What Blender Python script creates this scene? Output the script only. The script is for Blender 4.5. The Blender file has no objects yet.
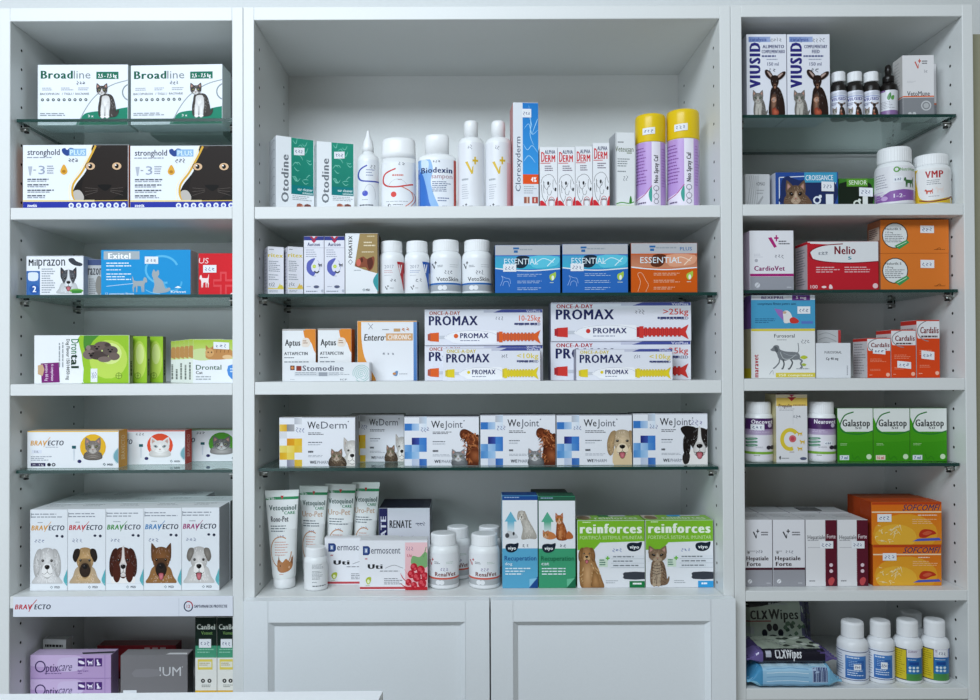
import bpy, bmesh, math, random
from mathutils import Vector, Matrix, Euler
from mathutils.geometry import tessellate_polygon
random.seed(7)
SC = bpy.context.scene
COL = SC.collection
# ------------------------------------------------------------------ camera
F = 814.0; CAMZ = 1.433; CAMY = -1.33
PITCH, YAW, ROLL = math.radians(0.58), 0.0, math.radians(0.22)
SX, SY = 24/980, 7.7/980
cd = bpy.data.cameras.new('camera'); cam = bpy.data.objects.new('camera', cd); COL.objects.link(cam)
cd.sensor_width = 36; cd.lens = F*36/980; cd.shift_x = SX; cd.shift_y = SY; cd.clip_start = .02
CM = Matrix.Rotation(YAW,3,'Z') @ Matrix.Rotation(math.pi/2+PITCH,3,'X') @ Matrix.Rotation(-ROLL,3,'Z')
CP = Vector((0,CAMY,CAMZ))
cam.matrix_world = Matrix.Translation(CP) @ CM.to_4x4()
SC.camera = cam
def ray(px, py):
    return CM @ Vector(((px-490+SX*980)/F, (-(py-350)+SY*980)/F, -1))
def at(px, py, Y):
    d = ray(px, py); return CP + d*((Y-CAMY)/d.y)
def atz(px, py, Z):
    d = ray(px, py); return CP + d*((Z-CAMZ)/d.z)
# ------------------------------------------------------------------ world, light, exposure
w = bpy.data.worlds.new('world'); SC.world = w; w.use_nodes = True
w.node_tree.nodes['Background'].inputs[0].default_value = (1,1,.90,1)
w.node_tree.nodes['Background'].inputs[1].default_value = .16
def area(name, loc, aim, sx, sy, power, col):
    l = bpy.data.lights.new(name,'AREA'); l.shape='RECTANGLE'; l.size=sx; l.size_y=sy; l.energy=power; l.color=col
    o = bpy.data.objects.new(name,l); COL.objects.link(o); o.location = loc
    o.rotation_euler = (Vector(aim)-Vector(loc)).to_track_quat('-Z','Y').to_euler(); return o
area('ceiling_light_panel', (-.7,-1.85,2.72), (-.1,.1,1.2), 1.8,.6, 54, (.82,.91,1))
area('window_daylight', (-1.4,-2.5,1.15), (.1,.2,1.0), 1.6,1.3, 17, (.80,.89,1))
SC.view_settings.view_transform='Standard'; SC.view_settings.look='None'
SC.view_settings.exposure = -0.08; SC.view_settings.gamma = 1; SC.view_settings.use_curve_mapping=False
# ------------------------------------------------------------------ colour & material
def lin(c): return c/12.92 if c<=.04045 else ((c+.055)/1.055)**2.4
_hc = {}
def hx(s):
    if not isinstance(s,str): return s
    if s not in _hc:
        t = s.lstrip('#')
        if len(t)==3: t = ''.join(k*2 for k in t)
        _hc[s] = tuple(lin(int(t[i:i+2],16)/255) for i in (0,2,4))+(1,)
    return _hc[s]
def mat(name, col=None, rough=.5, bump=.0, scale=200, spec=.3, metal=0, attr=False, coat=0, var=0):
    m = bpy.data.materials.new(name); m.use_nodes = True; nt = m.node_tree; b = nt.nodes['Principled BSDF']
    b.inputs['Roughness'].default_value = rough; b.inputs['Specular IOR Level'].default_value = spec
    b.inputs['Metallic'].default_value = metal; b.inputs['Coat Weight'].default_value = coat
    n = nt.nodes.new('ShaderNodeTexNoise'); n.inputs['Scale'].default_value = scale
    tc = nt.nodes.new('ShaderNodeTexCoord'); nt.links.new(tc.outputs['Object'], n.inputs['Vector'])
    if attr:
        a = nt.nodes.new('ShaderNodeAttribute'); a.attribute_name='Col'; nt.links.new(a.outputs['Color'], b.inputs['Base Color'])
    else:
        c = hx(col)
        if var:
            r = nt.nodes.new('ShaderNodeValToRGB'); nt.links.new(n.outputs['Fac'], r.inputs['Fac'])
            r.color_ramp.elements[0].color = tuple(x*(1-var) for x in c[:3])+(1,); r.color_ramp.elements[1].color = tuple(min(1,x*(1+var)) for x in c[:3])+(1,)
            nt.links.new(r.outputs['Color'], b.inputs['Base Color'])
        else: b.inputs['Base Color'].default_value = c
    if bump:
        u = nt.nodes.new('ShaderNodeBump'); u.inputs['Strength'].default_value = bump; u.inputs['Distance'].default_value=.001
        nt.links.new(n.outputs['Fac'], u.inputs['Height']); nt.links.new(u.outputs['Normal'], b.inputs['Normal'])
    return m
CARD = mat('printed_card', rough=.45, spec=.12, attr=True, bump=.03, scale=60)
PLAS = mat('printed_plastic', rough=.28, attr=True, bump=.02, scale=40)
FOIL = mat('printed_film', rough=.22, attr=True, bump=.15, scale=30, coat=.3)
PAPER = mat('sticker_paper', rough=.7, attr=True, bump=.05, scale=300)
WHITE = mat('white_cabinet_foil', '#e0e3e2', .38, bump=.06, scale=350, var=.02)
DOOR = mat('white_cabinet_door', '#e8edf0', .4, bump=.05, scale=300, var=.02)
HOLE = mat('pin_hole_dark', '#1a1a18', .8)
METAL = mat('nickel_pin', '#b8b8b4', .3, metal=1, var=.05)
RUB = mat('black_rubber', '#141414', .5, bump=.1)
OLIVE = mat('olive_grey_wall_shade', '#a6a58c', .8, bump=.2, scale=120, var=.03)  # wall tone with the shade beside the right bookcase put into the colour
WALL = mat('painted_wall', '#dfe3e4', .8, bump=.2, scale=120, var=.03)
FLOOR = mat('floor_tile', '#8e8a80', .4, bump=.1, scale=20, var=.08)
COUNTER = mat('white_counter_laminate', '#f4f7fa', .35, bump=.03, var=.01)
GEDGE = mat('glass_edge_green', '#1d3d38', .15, var=.1)
def glassmat():
    m = bpy.data.materials.new('shelf_glass'); m.use_nodes=True; nt=m.node_tree; nt.nodes.clear()
    o=nt.nodes.new('ShaderNodeOutputMaterial'); t=nt.nodes.new('ShaderNodeBsdfTransparent'); g=nt.nodes.new('ShaderNodeBsdfGlossy')
    t.inputs[0].default_value=(.90,.955,.94,1); g.inputs['Roughness'].default_value=.02; g.inputs[0].default_value=(.9,1,.97,1)
    f=nt.nodes.new('ShaderNodeFresnel'); ge=nt.nodes.new('ShaderNodeNewGeometry'); mm=nt.nodes.new('ShaderNodeMath'); mm.operation='MULTIPLY_ADD'
    nt.links.new(ge.outputs['Backfacing'],mm.inputs[0]); mm.inputs[1].default_value=-(1.5-1/1.5); mm.inputs[2].default_value=1.5; nt.links.new(mm.outputs[0],f.inputs[0])  # same index on both faces of the pane
    x=nt.nodes.new('ShaderNodeMixShader'); nt.links.new(f.outputs[0],x.inputs[0]); nt.links.new(t.outputs[0],x.inputs[1]); nt.links.new(g.outputs[0],x.inputs[2])
    nt.links.new(x.outputs[0],o.inputs[0]); return m
GLASS = glassmat()
# ------------------------------------------------------------------ glyphs
_gl = {}
def _raw(s, off):
    cu = bpy.data.curves.new('g','FONT'); cu.body=s; cu.size=1; cu.offset=off; cu.resolution_u=2
    ob = bpy.data.objects.new('g',cu); COL.objects.link(ob)
    dg = bpy.context.evaluated_depsgraph_get(); ev = ob.evaluated_get(dg); me = ev.to_mesh()
    vs = [(v.co.x,v.co.y) for v in me.vertices]; fs=[]
    me.calc_loop_triangles()
    for t in me.loop_triangles: fs.append(tuple(t.vertices))
    ev.to_mesh_clear(); bpy.data.objects.remove(ob); bpy.data.curves.remove(cu)
    return vs, fs
def glyph(c, b):
    k=(c,b)
    if k not in _gl:
        off = 0
        bar,_ = _raw('|',off); bx = max(v[0] for v in bar)
        two,_ = _raw(c+'|',off); adv = max(v[0] for v in two)-bx + (.0,.012,.07,.14)[b]
        vs,fs = ([],[]) if c==' ' else _raw(c,off)
        _gl[k]=(vs,fs,adv)
    return _gl[k]
# ------------------------------------------------------------------ artwork canvas (0..100 right, 0..100 down)
def spline(pts, closed, n=5):
    out=[]; N=len(pts)
    rng = range(N) if closed else range(N-1)
    for i in rng:
        if closed: p0,p1,p2,p3 = pts[i-1],pts[i],pts[(i+1)%N],pts[(i+2)%N]
        else: p0,p1,p2,p3 = pts[max(i-1,0)],pts[i],pts[i+1],pts[min(i+2,N-1)]
        for k in range(n):
            t=k/n; t2=t*t; t3=t2*t
            out.append(tuple(.5*(2*p1[j]+(p2[j]-p0[j])*t+(2*p0[j]-5*p1[j]+4*p2[j]-p3[j])*t2+(3*p1[j]-p0[j]-3*p2[j]+p3[j])*t3) for j in (0,1)))
    if not closed: out.append(pts[-1])
    return out
class Art:
    def __init__(s, w, h, prims=None, o=(0,0), k=(1,1)):
        s.w, s.h, s.p, s.o, s.k = w, h, prims if prims is not None else [], o, k
    def sub(s, u0,v0,u1,v1, flip=False):
        a = Art(s.w,s.h,s.p)
        a.o=(s.o[0]+(u1 if flip else u0)*s.k[0], s.o[1]+v0*s.k[1]); a.k=((u1-u0)/100*s.k[0]*(-1 if flip else 1),(v1-v0)/100*s.k[1]); return a
    def m(s, p): return ((s.o[0]+p[0]*s.k[0])/100*s.w, (s.o[1]+p[1]*s.k[1])/100*s.h)
    def add(s, pts, tris, cols): s.p.append((pts,tris,cols))
    def P(s, pts, c):
        q=[s.m(p) for p in pts]; tr=tessellate_polygon([[Vector((x,y,0)) for x,y in q]]); s.add(q,[tuple(t) for t in tr],hx(c))
    def S(s, pts, c, n=4): s.P(spline(pts,True,n), c)
    def G(s, pts, c, edge, n=4, cen=None):      # smooth shape, tone runs from its middle to its rim as printed
        q=[s.m(p) for p in (spline(pts,True,n) if n else pts)]; N=len(q)
        x,y=s.m(cen) if cen else (sum(p[0] for p in q)/N,sum(p[1] for p in q)/N)
        s.add([(x,y)]+q,[(0,i+1,(i+1)%N+1) for i in range(N)],[hx(c)]+[hx(edge)]*N)
    def GE(s,cx,cy,rx,ry,c,edge,n=18): s.G([(cx+rx*math.cos(2*math.pi*i/n),cy+ry*math.sin(2*math.pi*i/n)) for i in range(n)],c,edge,0,(cx,cy))
    def fur(s,cx,cy,rx,ry,cols,n,l=6,up=False):     # short hair strokes scattered over an ellipse, one print layer per tone
        for c in cols:
            V=[];Fc=[]
            for i in range(n):
                t=random.uniform(0,6.28);r=random.random()**.5; x=cx+rx*r*math.cos(t);y=cy+ry*r*math.sin(t)
                dx=(x-cx)/rx*l*.6+random.uniform(-.3,.3)*l; dy=(abs(y-cy)/ry*.5+.5)*l*(-1 if up else 1); w_=l*.16
                k=len(V); V+=[s.m((x-w_,y)),s.m((x+w_,y)),s.m((x+dx,y+dy))]; Fc.append((k,k+1,k+2))
            s.add(V,Fc,hx(c))
    def E(s, cx,cy,rx,ry,c,n=18,a=0):
        ca,sa=math.cos(a),math.sin(a)
        s.P([(cx+rx*math.cos(t)*ca-ry*math.sin(t)*sa, cy+rx*math.cos(t)*sa+ry*math.sin(t)*ca) for t in (2*math.pi*i/n for i in range(n))], c)
    def C(s, cx,cy,r_mm,c,n=18):   # true circle, radius in mm
        x,y=s.m((cx,cy)); r=r_mm/500; q=[(x+r*math.cos(2*math.pi*i/n),y+r*math.sin(2*math.pi*i/n)) for i in range(n)]
        s.add(q,[(0,i,i+1) for i in range(1,n-1)],hx(c))
    def R(s, u0,v0,u1,v1,c,c2=None,side=False):
        q=[s.m(p) for p in ((u0,v0),(u1,v0),(u1,v1),(u0,v1))]; a=hx(c); b=hx(c2) if c2 else a
        cs=[a,b,b,a] if side else [a,a,b,b]
        s.add(q,[(0,1,2),(0,2,3)],cs)
    def K(s, pts, wmm, c, smooth=True, n=5, taper=False):
        q=[s.m(p) for p in pts]
        if smooth and len(q)>2: q=spline(q,False,n)
        V=[];N=len(q)
        for i,(x,y) in enumerate(q):
            x0,y0=q[max(i-1,0)];x1,y1=q[min(i+1,N-1)];dx,dy=x1-x0,y1-y0;l=math.hypot(dx,dy) or 1
            ww=wmm/1250*((.25+.75*math.sin(math.pi*i/(N-1))) if taper else 1)
            V+=[(x-dy/l*ww,y+dx/l*ww),(x+dy/l*ww,y-dx/l*ww)]
        tr=[]
        for i in range(N-1): tr+=[(2*i,2*i+1,2*i+3),(2*i,2*i+3,2*i+2)]
        s.add(V,tr,hx(c))
    def O(s, cx,cy,rx,ry,wmm,c,a0=0,a1=360,n=20,taper=False):
        s.K([(cx+rx*math.cos(math.radians(a0+(a1-a0)*i/n)),cy+ry*math.sin(math.radians(a0+(a1-a0)*i/n))) for i in range(n+1)],wmm,c,False,taper=taper)
    def T(s, txt, u0,v0,u1,v1,c,b=1,sh=0,rot=0):
        layers=[]; shifts=((0,),(0,.022),(0,.03,.06,.085),(0,.03,.06,.09,.12,.15))[b]      # heavier weights: the letters struck again a hair to the right, one print layer each
        for d in shifts:
            X=d;V=[];Fs=[]
            for ch in txt:
                vs,fs,adv=glyph(ch,b);k=len(V)
                V+=[(x+X+sh*y,y) for x,y in vs];Fs+=[(p+k,q+k,r+k) for p,q,r in fs];X+=adv
            layers.append((V,Fs))
        A_=[v for L_ in layers for v in L_[0]]
        if not A_: return
        xa=min(v[0] for v in A_);xb=max(v[0] for v in A_);yb=max(v[1] for v in A_)
        for V,Fs in layers:
            Q=[]
            for x,y in V:
                fx=(x-xa)/(xb-xa); fy=y/yb
                if rot==0: p=(u0+fx*(u1-u0), v1-fy*(v1-v0))
                elif rot==90: p=(u1-fy*(u1-u0), v1-fx*(v1-v0))
                else: p=(u0+fy*(u1-u0), v0+fx*(v1-v0))
                Q.append(s.m(p))
            s.add(Q,Fs,hx(c))
    def L(s, u0,v0,u1,v1,n,c,fill=.45,rot=0):      # rows of print too small to read: short dashes
        ph=(v1-v0)/n if rot==0 else (u1-u0)/n; V=[];Fc=[]
        for i in range(n):
            e=random.uniform(.6,1) ; t=0
            while t<e:
                l=min(random.uniform(.08,.22),e-t)
                r=(u0+t*(u1-u0),v0+i*ph,u0+(t+l*.85)*(u1-u0),v0+i*ph+ph*fill) if rot==0 else (u0+i*ph,v1-(t+l*.85)*(v1-v0),u0+i*ph+ph*fill,v1-t*(v1-v0))
                k=len(V); V+=[s.m(p) for p in ((r[0],r[1]),(r[2],r[1]),(r[2],r[3]),(r[0],r[3]))]; Fc+=[(k,k+1,k+2),(k,k+2,k+3)]
                t+=l+.004
        s.add(V,Fc,hx(c))
    def H(s, u0,v0,u1,v1,c='#4a5060',n=3,w=.5):     # handwriting scrawl
        for i in range(n):
            a=u0+(u1-u0)*i/n; d=(u1-u0)/n*.8; r=random.random
            s.K([(a+d*(.1+.3*r()),v0+(v1-v0)*.3*r()),(a+d*(.6+.4*r()),v0+(v1-v0)*(.2+.3*r())),(a+d*.3*r(),v0+(v1-v0)*(.5+.2*r())),(a+d*(.6+.4*r()),v0+(v1-v0)*(.7+.3*r()))],w,c)
def clip(poly, ax, lim, sgn):
    out=[];n=len(poly)
    for i in range(n):
        a=poly[i];b=poly[(i+1)%n];da=sgn*(a[ax]-lim);db=sgn*(b[ax]-lim)
        if da>=0: out.append(a)
        if (da>0 and db<0) or (da<0 and db>0):
            t=da/(da-db); out.append(tuple(a[j]+(b[j]-a[j])*t for j in range(len(a))))
    return out
class MB:
    def __init__(s): s.v=[];s.f=[];s.c=[];s.sm=[]
    def face(s, pts, col, smooth=False):
        k=len(s.v); s.v+=[tuple(p) for p in pts]; s.f.append(tuple(range(k,k+len(pts)))); s.sm.append(smooth)
        s.c += ([col]*len(pts) if not isinstance(col,list) else col)
    def box(s, x0,y0,z0,x1,y1,z1,cols,bev=.0005):
        bm=bmesh.new(); bmesh.ops.create_cube(bm,size=1)
        for v in bm.verts: v.co=Vector(((x0+x1)/2+v.co.x*(x1-x0),(y0+y1)/2+v.co.y*(y1-y0),(z0+z1)/2+v.co.z*(z1-z0)))
        if bev: bmesh.ops.bevel(bm,geom=bm.edges[:],offset=bev,segments=1,affect='EDGES')
        for f in bm.faces:
            n=f.normal; f.normal_update(); n=f.normal
            a=[(-n.y,'f'),(n.y,'b'),(-n.x,'l'),(n.x,'r'),(n.z,'t'),(-n.z,'u')]; k=max(a,key=lambda q:q[0]+(.01 if q[1]=='f' else 0))[1]
            s.face([v.co[:] for v in f.verts], hx(cols.get(k,cols['f'])) if isinstance(cols,dict) else hx(cols))
        bm.free()
    def rings(s, R, cx=0,cy=0, col='#fff', n=32, cap0=True, cap1=True, ridge=0, smooth=True):
        # R: list of (rx, ry, z); col str or list per ring
        base=len(s.v); N=len(R)
        for i,(rx,ry,z) in enumerate(R):
            for k in range(n):
                t=2*math.pi*k/n; q=1-(ridge if (k%2 and 0<i<N-1) else 0)
                s.v.append((cx+rx*q*math.sin(t),cy-ry*q*math.cos(t),z)); s.c.append(hx(col[i] if isinstance(col,list) else col))
        for i in range(N-1):
            for k in range(n):
                a=base+i*n+k;b=base+i*n+(k+1)%n; s.f.append((a,b,b+n,a+n)); s.sm.append(smooth and not ridge)
        if cap0: s.f.append(tuple(base+k for k in reversed(range(n)))); s.sm.append(False)
        if cap1: s.f.append(tuple(base+(N-1)*n+k for k in range(n))); s.sm.append(False)
    def art(s, A, fn, cu=0, cv=0, lo=(0,0,1,1), step=.000012, off0=.00003, cuts=()):
        # fn(x_m, y_m_down, off)->xyz ; subdivide with cu x cv cells, clip to lo..(fractions)
        W,H=A.w,A.h; off=off0
        us=[W*(lo[0]+(lo[2]-lo[0])*i/max(cu,1)) for i in range(max(cu,1)+1)]; vs=[H*(lo[1]+(lo[3]-lo[1])*i/max(cv,1)) for i in range(max(cv,1)+1)]
        if cuts: vs=sorted([vs[0],vs[-1]]+[c for c in cuts if vs[0]<c<vs[-1]])
        for pts,tris,cols in A.p:
            off+=step
            for t in tris:
                tri=[(pts[i][0],pts[i][1])+((cols[i] if isinstance(cols,list) else cols)) for i in t]
                x0=min(p[0] for p in tri);x1=max(p[0] for p in tri);y0=min(p[1] for p in tri);y1=max(p[1] for p in tri)
                for i in range(len(us)-1):
                    if x1<=us[i] or x0>=us[i+1]: continue
                    pa=tri
                    if x0<us[i]: pa=clip(pa,0,us[i],1)
                    if x1>us[i+1] and len(pa)>2: pa=clip(pa,0,us[i+1],-1)
                    if len(pa)<3: continue
                    for j in range(len(vs)-1):
                        if y1<=vs[j] or y0>=vs[j+1]: continue
                        pb=pa
                        if y0<vs[j]: pb=clip(pb,1,vs[j],1)
                        if y1>vs[j+1] and len(pb)>2: pb=clip(pb,1,vs[j+1],-1)
                        if len(pb)<3: continue
                        ar=sum(pb[q][0]*pb[(q+1)%len(pb)][1]-pb[(q+1)%len(pb)][0]*pb[q][1] for q in range(len(pb)))
                        if abs(ar)<1e-12: continue
                        if ar>0: pb=pb[::-1]   # canvas y runs down: make the normal face outwards
                        s.face([fn(p[0],p[1],off) for p in pb],[tuple(p[2:6]) for p in pb],cu>1)
    def build(s, name, m, parent=None, mats=None, fm=None):
        me=bpy.data.meshes.new(name); me.from_pydata(s.v,[],s.f)
        me.polygons.foreach_set('use_smooth',s.sm)
        at_=me.color_attributes.new('Col','FLOAT_COLOR','POINT'); at_.data.foreach_set('color',[x for c in s.c for x in c])
        me.materials.append(m); me.update()
        o=bpy.data.objects.new(name,me); COL.objects.link(o)
        if parent: o.parent=parent
        return o
def thing(name,label,cat,loc,rz=0,group=None,rx=0,ry=0):
    o=bpy.data.objects.new(name,None); o.empty_display_size=.02; COL.objects.link(o); o.location=loc; o.rotation_euler=(rx,ry,rz)
    o['label']=label; o['category']=cat
    if group: o['group']=group
    return o
def struct(o): o['kind']='structure'; return o
# ------------------------------------------------------------------ shell
def solid(name,m,boxes,parent=None,bev=.0008):
    b=MB()
    for q in boxes: b.box(*q,'#fff',bev)
    return b.build(name,m,parent)
struct(solid('wall_back',WALL,[(-3,.30,0,3,.42,2.8)]))
struct(solid('wall_right_shade',OLIVE,[(at(975.3,366,0).x+.001,.03,0,3,.2995,at(978,34,.03).z)]))  # added block, its darker olive stands in for the wall in shade there
struct(solid('floor',FLOOR,[(-3,-3,-.1,3,.42,0)]))
# ------------------------------------------------------------------ bookcases
XS0=at(243.4,366,0).x; XS1=at(733,366,0).x; TH=.018; DEP=.26
ZTOP=at(490,6,0).z
def zpx(px,py,Y=0): return at(px,py,Y).z
UN={'L':(XS0-.4,XS0,120),'C':(XS0,XS1,488),'R':(XS1,XS1+.398,855)}
BOARD={'L1':(207.3,219.2),'L2':(384,395.6),'L3':(596.5,608.5),'L4':(714,726),
       'C1':(205.8,218),'C2':(381.2,394),'C3':(596,608),
       'R1':(203.8,215.3),'R2':(378.4,390.6),'R3':(590.8,601),'R4':(688.6,700)}
GL={'LG1':(118.7,121.3),'LG2':(294.6,297.4),'LG3':(470,472.8),'CG1':(293,296),'CG2':(467.3,470.2),'RG1':(114.4,117.2),'RG2':(289.6,292.4),'RG3':(463.4,466.4)}
SH={}
for k,(a,b) in BOARD.items(): SH[k]=zpx(UN[k[0]][2],a)
for k,(a,b) in GL.items(): SH[k]=zpx(UN[k[0]][2],a,.014)
TOPB={'L':21,'C':19.3,'R':16.6}
WALLTXT={'L':'narrow white open bookcase with glass shelves left of the wide one','C':'wide white bookcase in the middle with two panelled doors below','R':'narrow white open bookcase with glass shelves on the right'}
for U,(xa,xb,pc) in UN.items():
    r=thing('bookcase',WALLTXT[U],'bookcase',((xa+xb)/2,.13,0)); o=Vector(((xa+xb)/2,.13,0))
    def S(name,m,bx,bev=.0008,o=o,r=r):
        b=MB()
        for q in bx: b.box(q[0]-o.x,q[1]-o.y,q[2],q[3]-o.x,q[4]-o.y,q[5],'#fff',bev)
        return b.build(name,m,r)
    g=.0003
    for side,(p,q) in enumerate(((xa+g,xa+TH),(xb-TH,xb-g))):
        # side board; the drilled pin holes are dark blind discs in its inner face
        b=MB(); xi=(q+.00015) if side==0 else (p-.00015)
        b.box(p-o.x,0-o.y,0,q-o.x,.28-o.y,ZTOP,'#fff',.0008); nf=len(b.f)
        for Y in (.034,.218):
            z=.75
            while z<ZTOP-.05:
                b.rings([(.0024,.0024,-.0001),(.0024,.0024,.0001)],n=10,col='#fff')
                n=20
                for i in range(len(b.v)-n,len(b.v)):
                    x,y,zz=b.v[i]; b.v[i]=(xi-o.x+zz,Y-o.y+y,z+x)
                z+=.032
        sp=b.build('side_panel',WHITE,r); sp.data.materials.append(HOLE)
        for i in range(nf,len(sp.data.polygons)): sp.data.polygons[i].material_index=1
    zt=zpx(pc,TOPB[U])
    S('top_panel',WHITE,[(xa+TH,0,zt,xb-TH,.28,ZTOP)])
    S('back_panel',WHITE,[(xa+TH,DEP,0,xb-TH,DEP+.006,zt)],0)
    for k,(a,bb) in BOARD.items():
        if k[0]==U:
            S('shelf',WHITE,[(xa+TH+.0004,.001,SH[k]-max(.017,SH[k]-zpx(pc,bb)),xb-TH-.0004,DEP-.0005,SH[k])])
    for k,(a,bb) in GL.items():
        if k[0]!=U: continue
        x0,x1=xa+TH+.003,xb-TH-.003; y0,y1=.014,.25; z1=SH[k]; z0=z1-.0052
        b=MB(); c=hx('#fff')
        X0,X1,Y0,Y1=x0-o.x,x1-o.x,y0-o.y,y1-o.y
        b.face([(X0,Y0,z1),(X1,Y0,z1),(X1,Y1,z1),(X0,Y1,z1)],c); b.face([(X0,Y1,z0),(X1,Y1,z0),(X1,Y0,z0),(X0,Y0,z0)],c)
        for p,q in (((X0,Y0),(X1,Y0)),((X1,Y0),(X1,Y1)),((X1,Y1),(X0,Y1)),((X0,Y1),(X0,Y0))):
            b.face([(p[0],p[1],z0),(q[0],q[1],z0),(q[0],q[1],z1),(p[0],p[1],z1)],c)
        gs=b.build('glass_shelf',GLASS,r); gs.data.materials.append(GEDGE)
        for i in range(2,6): gs.data.polygons[i].material_index=1
        for xx,d in ((xa+TH,1),(xb-TH,-1)):
            for Y in (.034,.218):
                b=MB(); b.rings([(.003,.003,0),(.003,.003,.012)],n=12,col='#fff')
                for i in range(24): x,y,z=b.v[i]; b.v[i]=(xx+d*z-o.x,Y-o.y+y,z0-.0075+x)
                b.box(min(xx+d*.003,xx+d*.014)-o.x,Y-.005-o.y,z0-.0052,max(xx+d*.003,xx+d*.014)-o.x,Y+.005-o.y,z0-.0034,'#fff')
                sp=b.build('shelf_support',METAL,r)
                b=MB(); b.rings([(.0045,.0045,0),(.0045,.0045,.0016)],cx=xx+d*.009-o.x,cy=Y-o.y,n=14,col='#fff')
                for i in range(28): x,y,z=b.v[i]; b.v[i]=(x,y,z+z0-.0018)
                b.rings([(.004,.004,z0-.0125),(.004,.004,z0-.0105)],cx=xx+d*.009-o.x,cy=Y-o.y,n=14,col='#fff')
                b.build('rubber_pad',RUB,sp)
    if U=='C':
        # two framed doors
        zt=at(488,600,-.02).z; xm=at(490.2,660,-.02).x
        for d0,d1,pa,pb in ((xa+.0055,xm-.0012,268.3,465.3),(xm+.0012,xb-.0055,513.2,710.6)):
            zo=at(390,622,-.02).z; fa=at(pa,622,-.02).x; fb=at(pb,622,-.02).x; zb=.20
            b=MB(); F0=-.021; P0=-.0125; Z0=.09
            def q(pts): b.face([(x-o.x,y-o.y,z) for x,y,z in pts],hx('#fff'))
            def ff(x0,z0,x1,z1,y=F0): q([(x0,y,z0),(x1,y,z0),(x1,y,z1),(x0,y,z1)])
            e=.0006  # hairline joints between stile and rail
            ff(d0,Z0,fa-e,zt); ff(fb+e,Z0,d1,zt); ff(fa,zo,fb,zt); ff(fa,Z0,fb,zb)
            ff(fa-e,Z0,fa,zt,F0+.0007); ff(fb,Z0,fb+e,zt,F0+.0007)
            q([(d0,-.002,zt),(d0,F0,zt),(d1,F0,zt),(d1,-.002,zt)]); q([(d0,F0,Z0),(d0,-.002,Z0),(d1,-.002,Z0),(d1,F0,Z0)])
            q([(d0,-.002,Z0),(d0,F0,Z0),(d0,F0,zt),(d0,-.002,zt)]); q([(d1,F0,Z0),(d1,-.002,Z0),(d1,-.002,zt),(d1,F0,zt)])
            q([(d1,-.002,Z0),(d0,-.002,Z0),(d0,-.002,zt),(d1,-.002,zt)])
            m_=.008
            O_=[(fa,zb),(fb,zb),(fb,zo),(fa,zo)]; I_=[(fa+m_,zb+m_),(fb-m_,zb+m_),(fb-m_,zo-m_),(fa+m_,zo-m_)]
            for i in range(4):
                j=(i+1)%4; q([(O_[i][0],F0,O_[i][1]),(O_[j][0],F0,O_[j][1]),(I_[j][0],P0,I_[j][1]),(I_[i][0],P0,I_[i][1])])
            dr=b.build('door',DOOR,r)
            b=MB(); b.face([(x-o.x,y-o.y,z) for x,y,z in ((I_[0][0]-.001,P0+.0003,I_[0][1]-.001),(I_[1][0]+.001,P0+.0003,I_[1][1]-.001),(I_[2][0]+.001,P0+.0003,I_[2][1]+.001),(I_[3][0]-.001,P0+.0003,I_[3][1]+.001))],hx('#fff'))
            b.build('door_panel',DOOR,dr)
# ------------------------------------------------------------------ counter in the foreground
p1=at(383,690.8,-.40); zc=p1.z
p0=atz(-120,695,zc); p2=atz(378.4,700,zc); dd=(p2-p1).normalized()
q1=p1+dd*.42; q0=p0+dd*.42
cx=(p0+p1+q0+q1)/4
ct=thing('counter','bright white counter top at the bottom left, in front of the bookcases','counter',(cx.x,cx.y,0))
def prism(name,m,pts,z0,z1,par,o):
    b=MB(); c=hx('#fff'); P=[(p.x-o.x,p.y-o.y) for p in pts]; n=len(P)
    if sum(P[i][0]*P[(i+1)%n][1]-P[(i+1)%n][0]*P[i][1] for i in range(n))<0: P=P[::-1]
    b.face([(x,y,z1) for x,y in P],c); b.face([(x,y,z0) for x,y in P[::-1]],c)
    for i in range(n):
        a,d=P[i],P[(i+1)%n]; b.face([(a[0],a[1],z0),(d[0],d[1],z0),(d[0],d[1],z1),(a[0],a[1],z1)],c)
    return b.build(name,m,par)
prism('counter_top',COUNTER,[p0,p1,q1,q0],zc-.03,zc,ct,cx)
ins=[cx+(p-cx)*.94 for p in (p0,p1,q1,q0)]
prism('counter_body',COUNTER,ins,0,zc-.0305,ct,cx)
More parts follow.
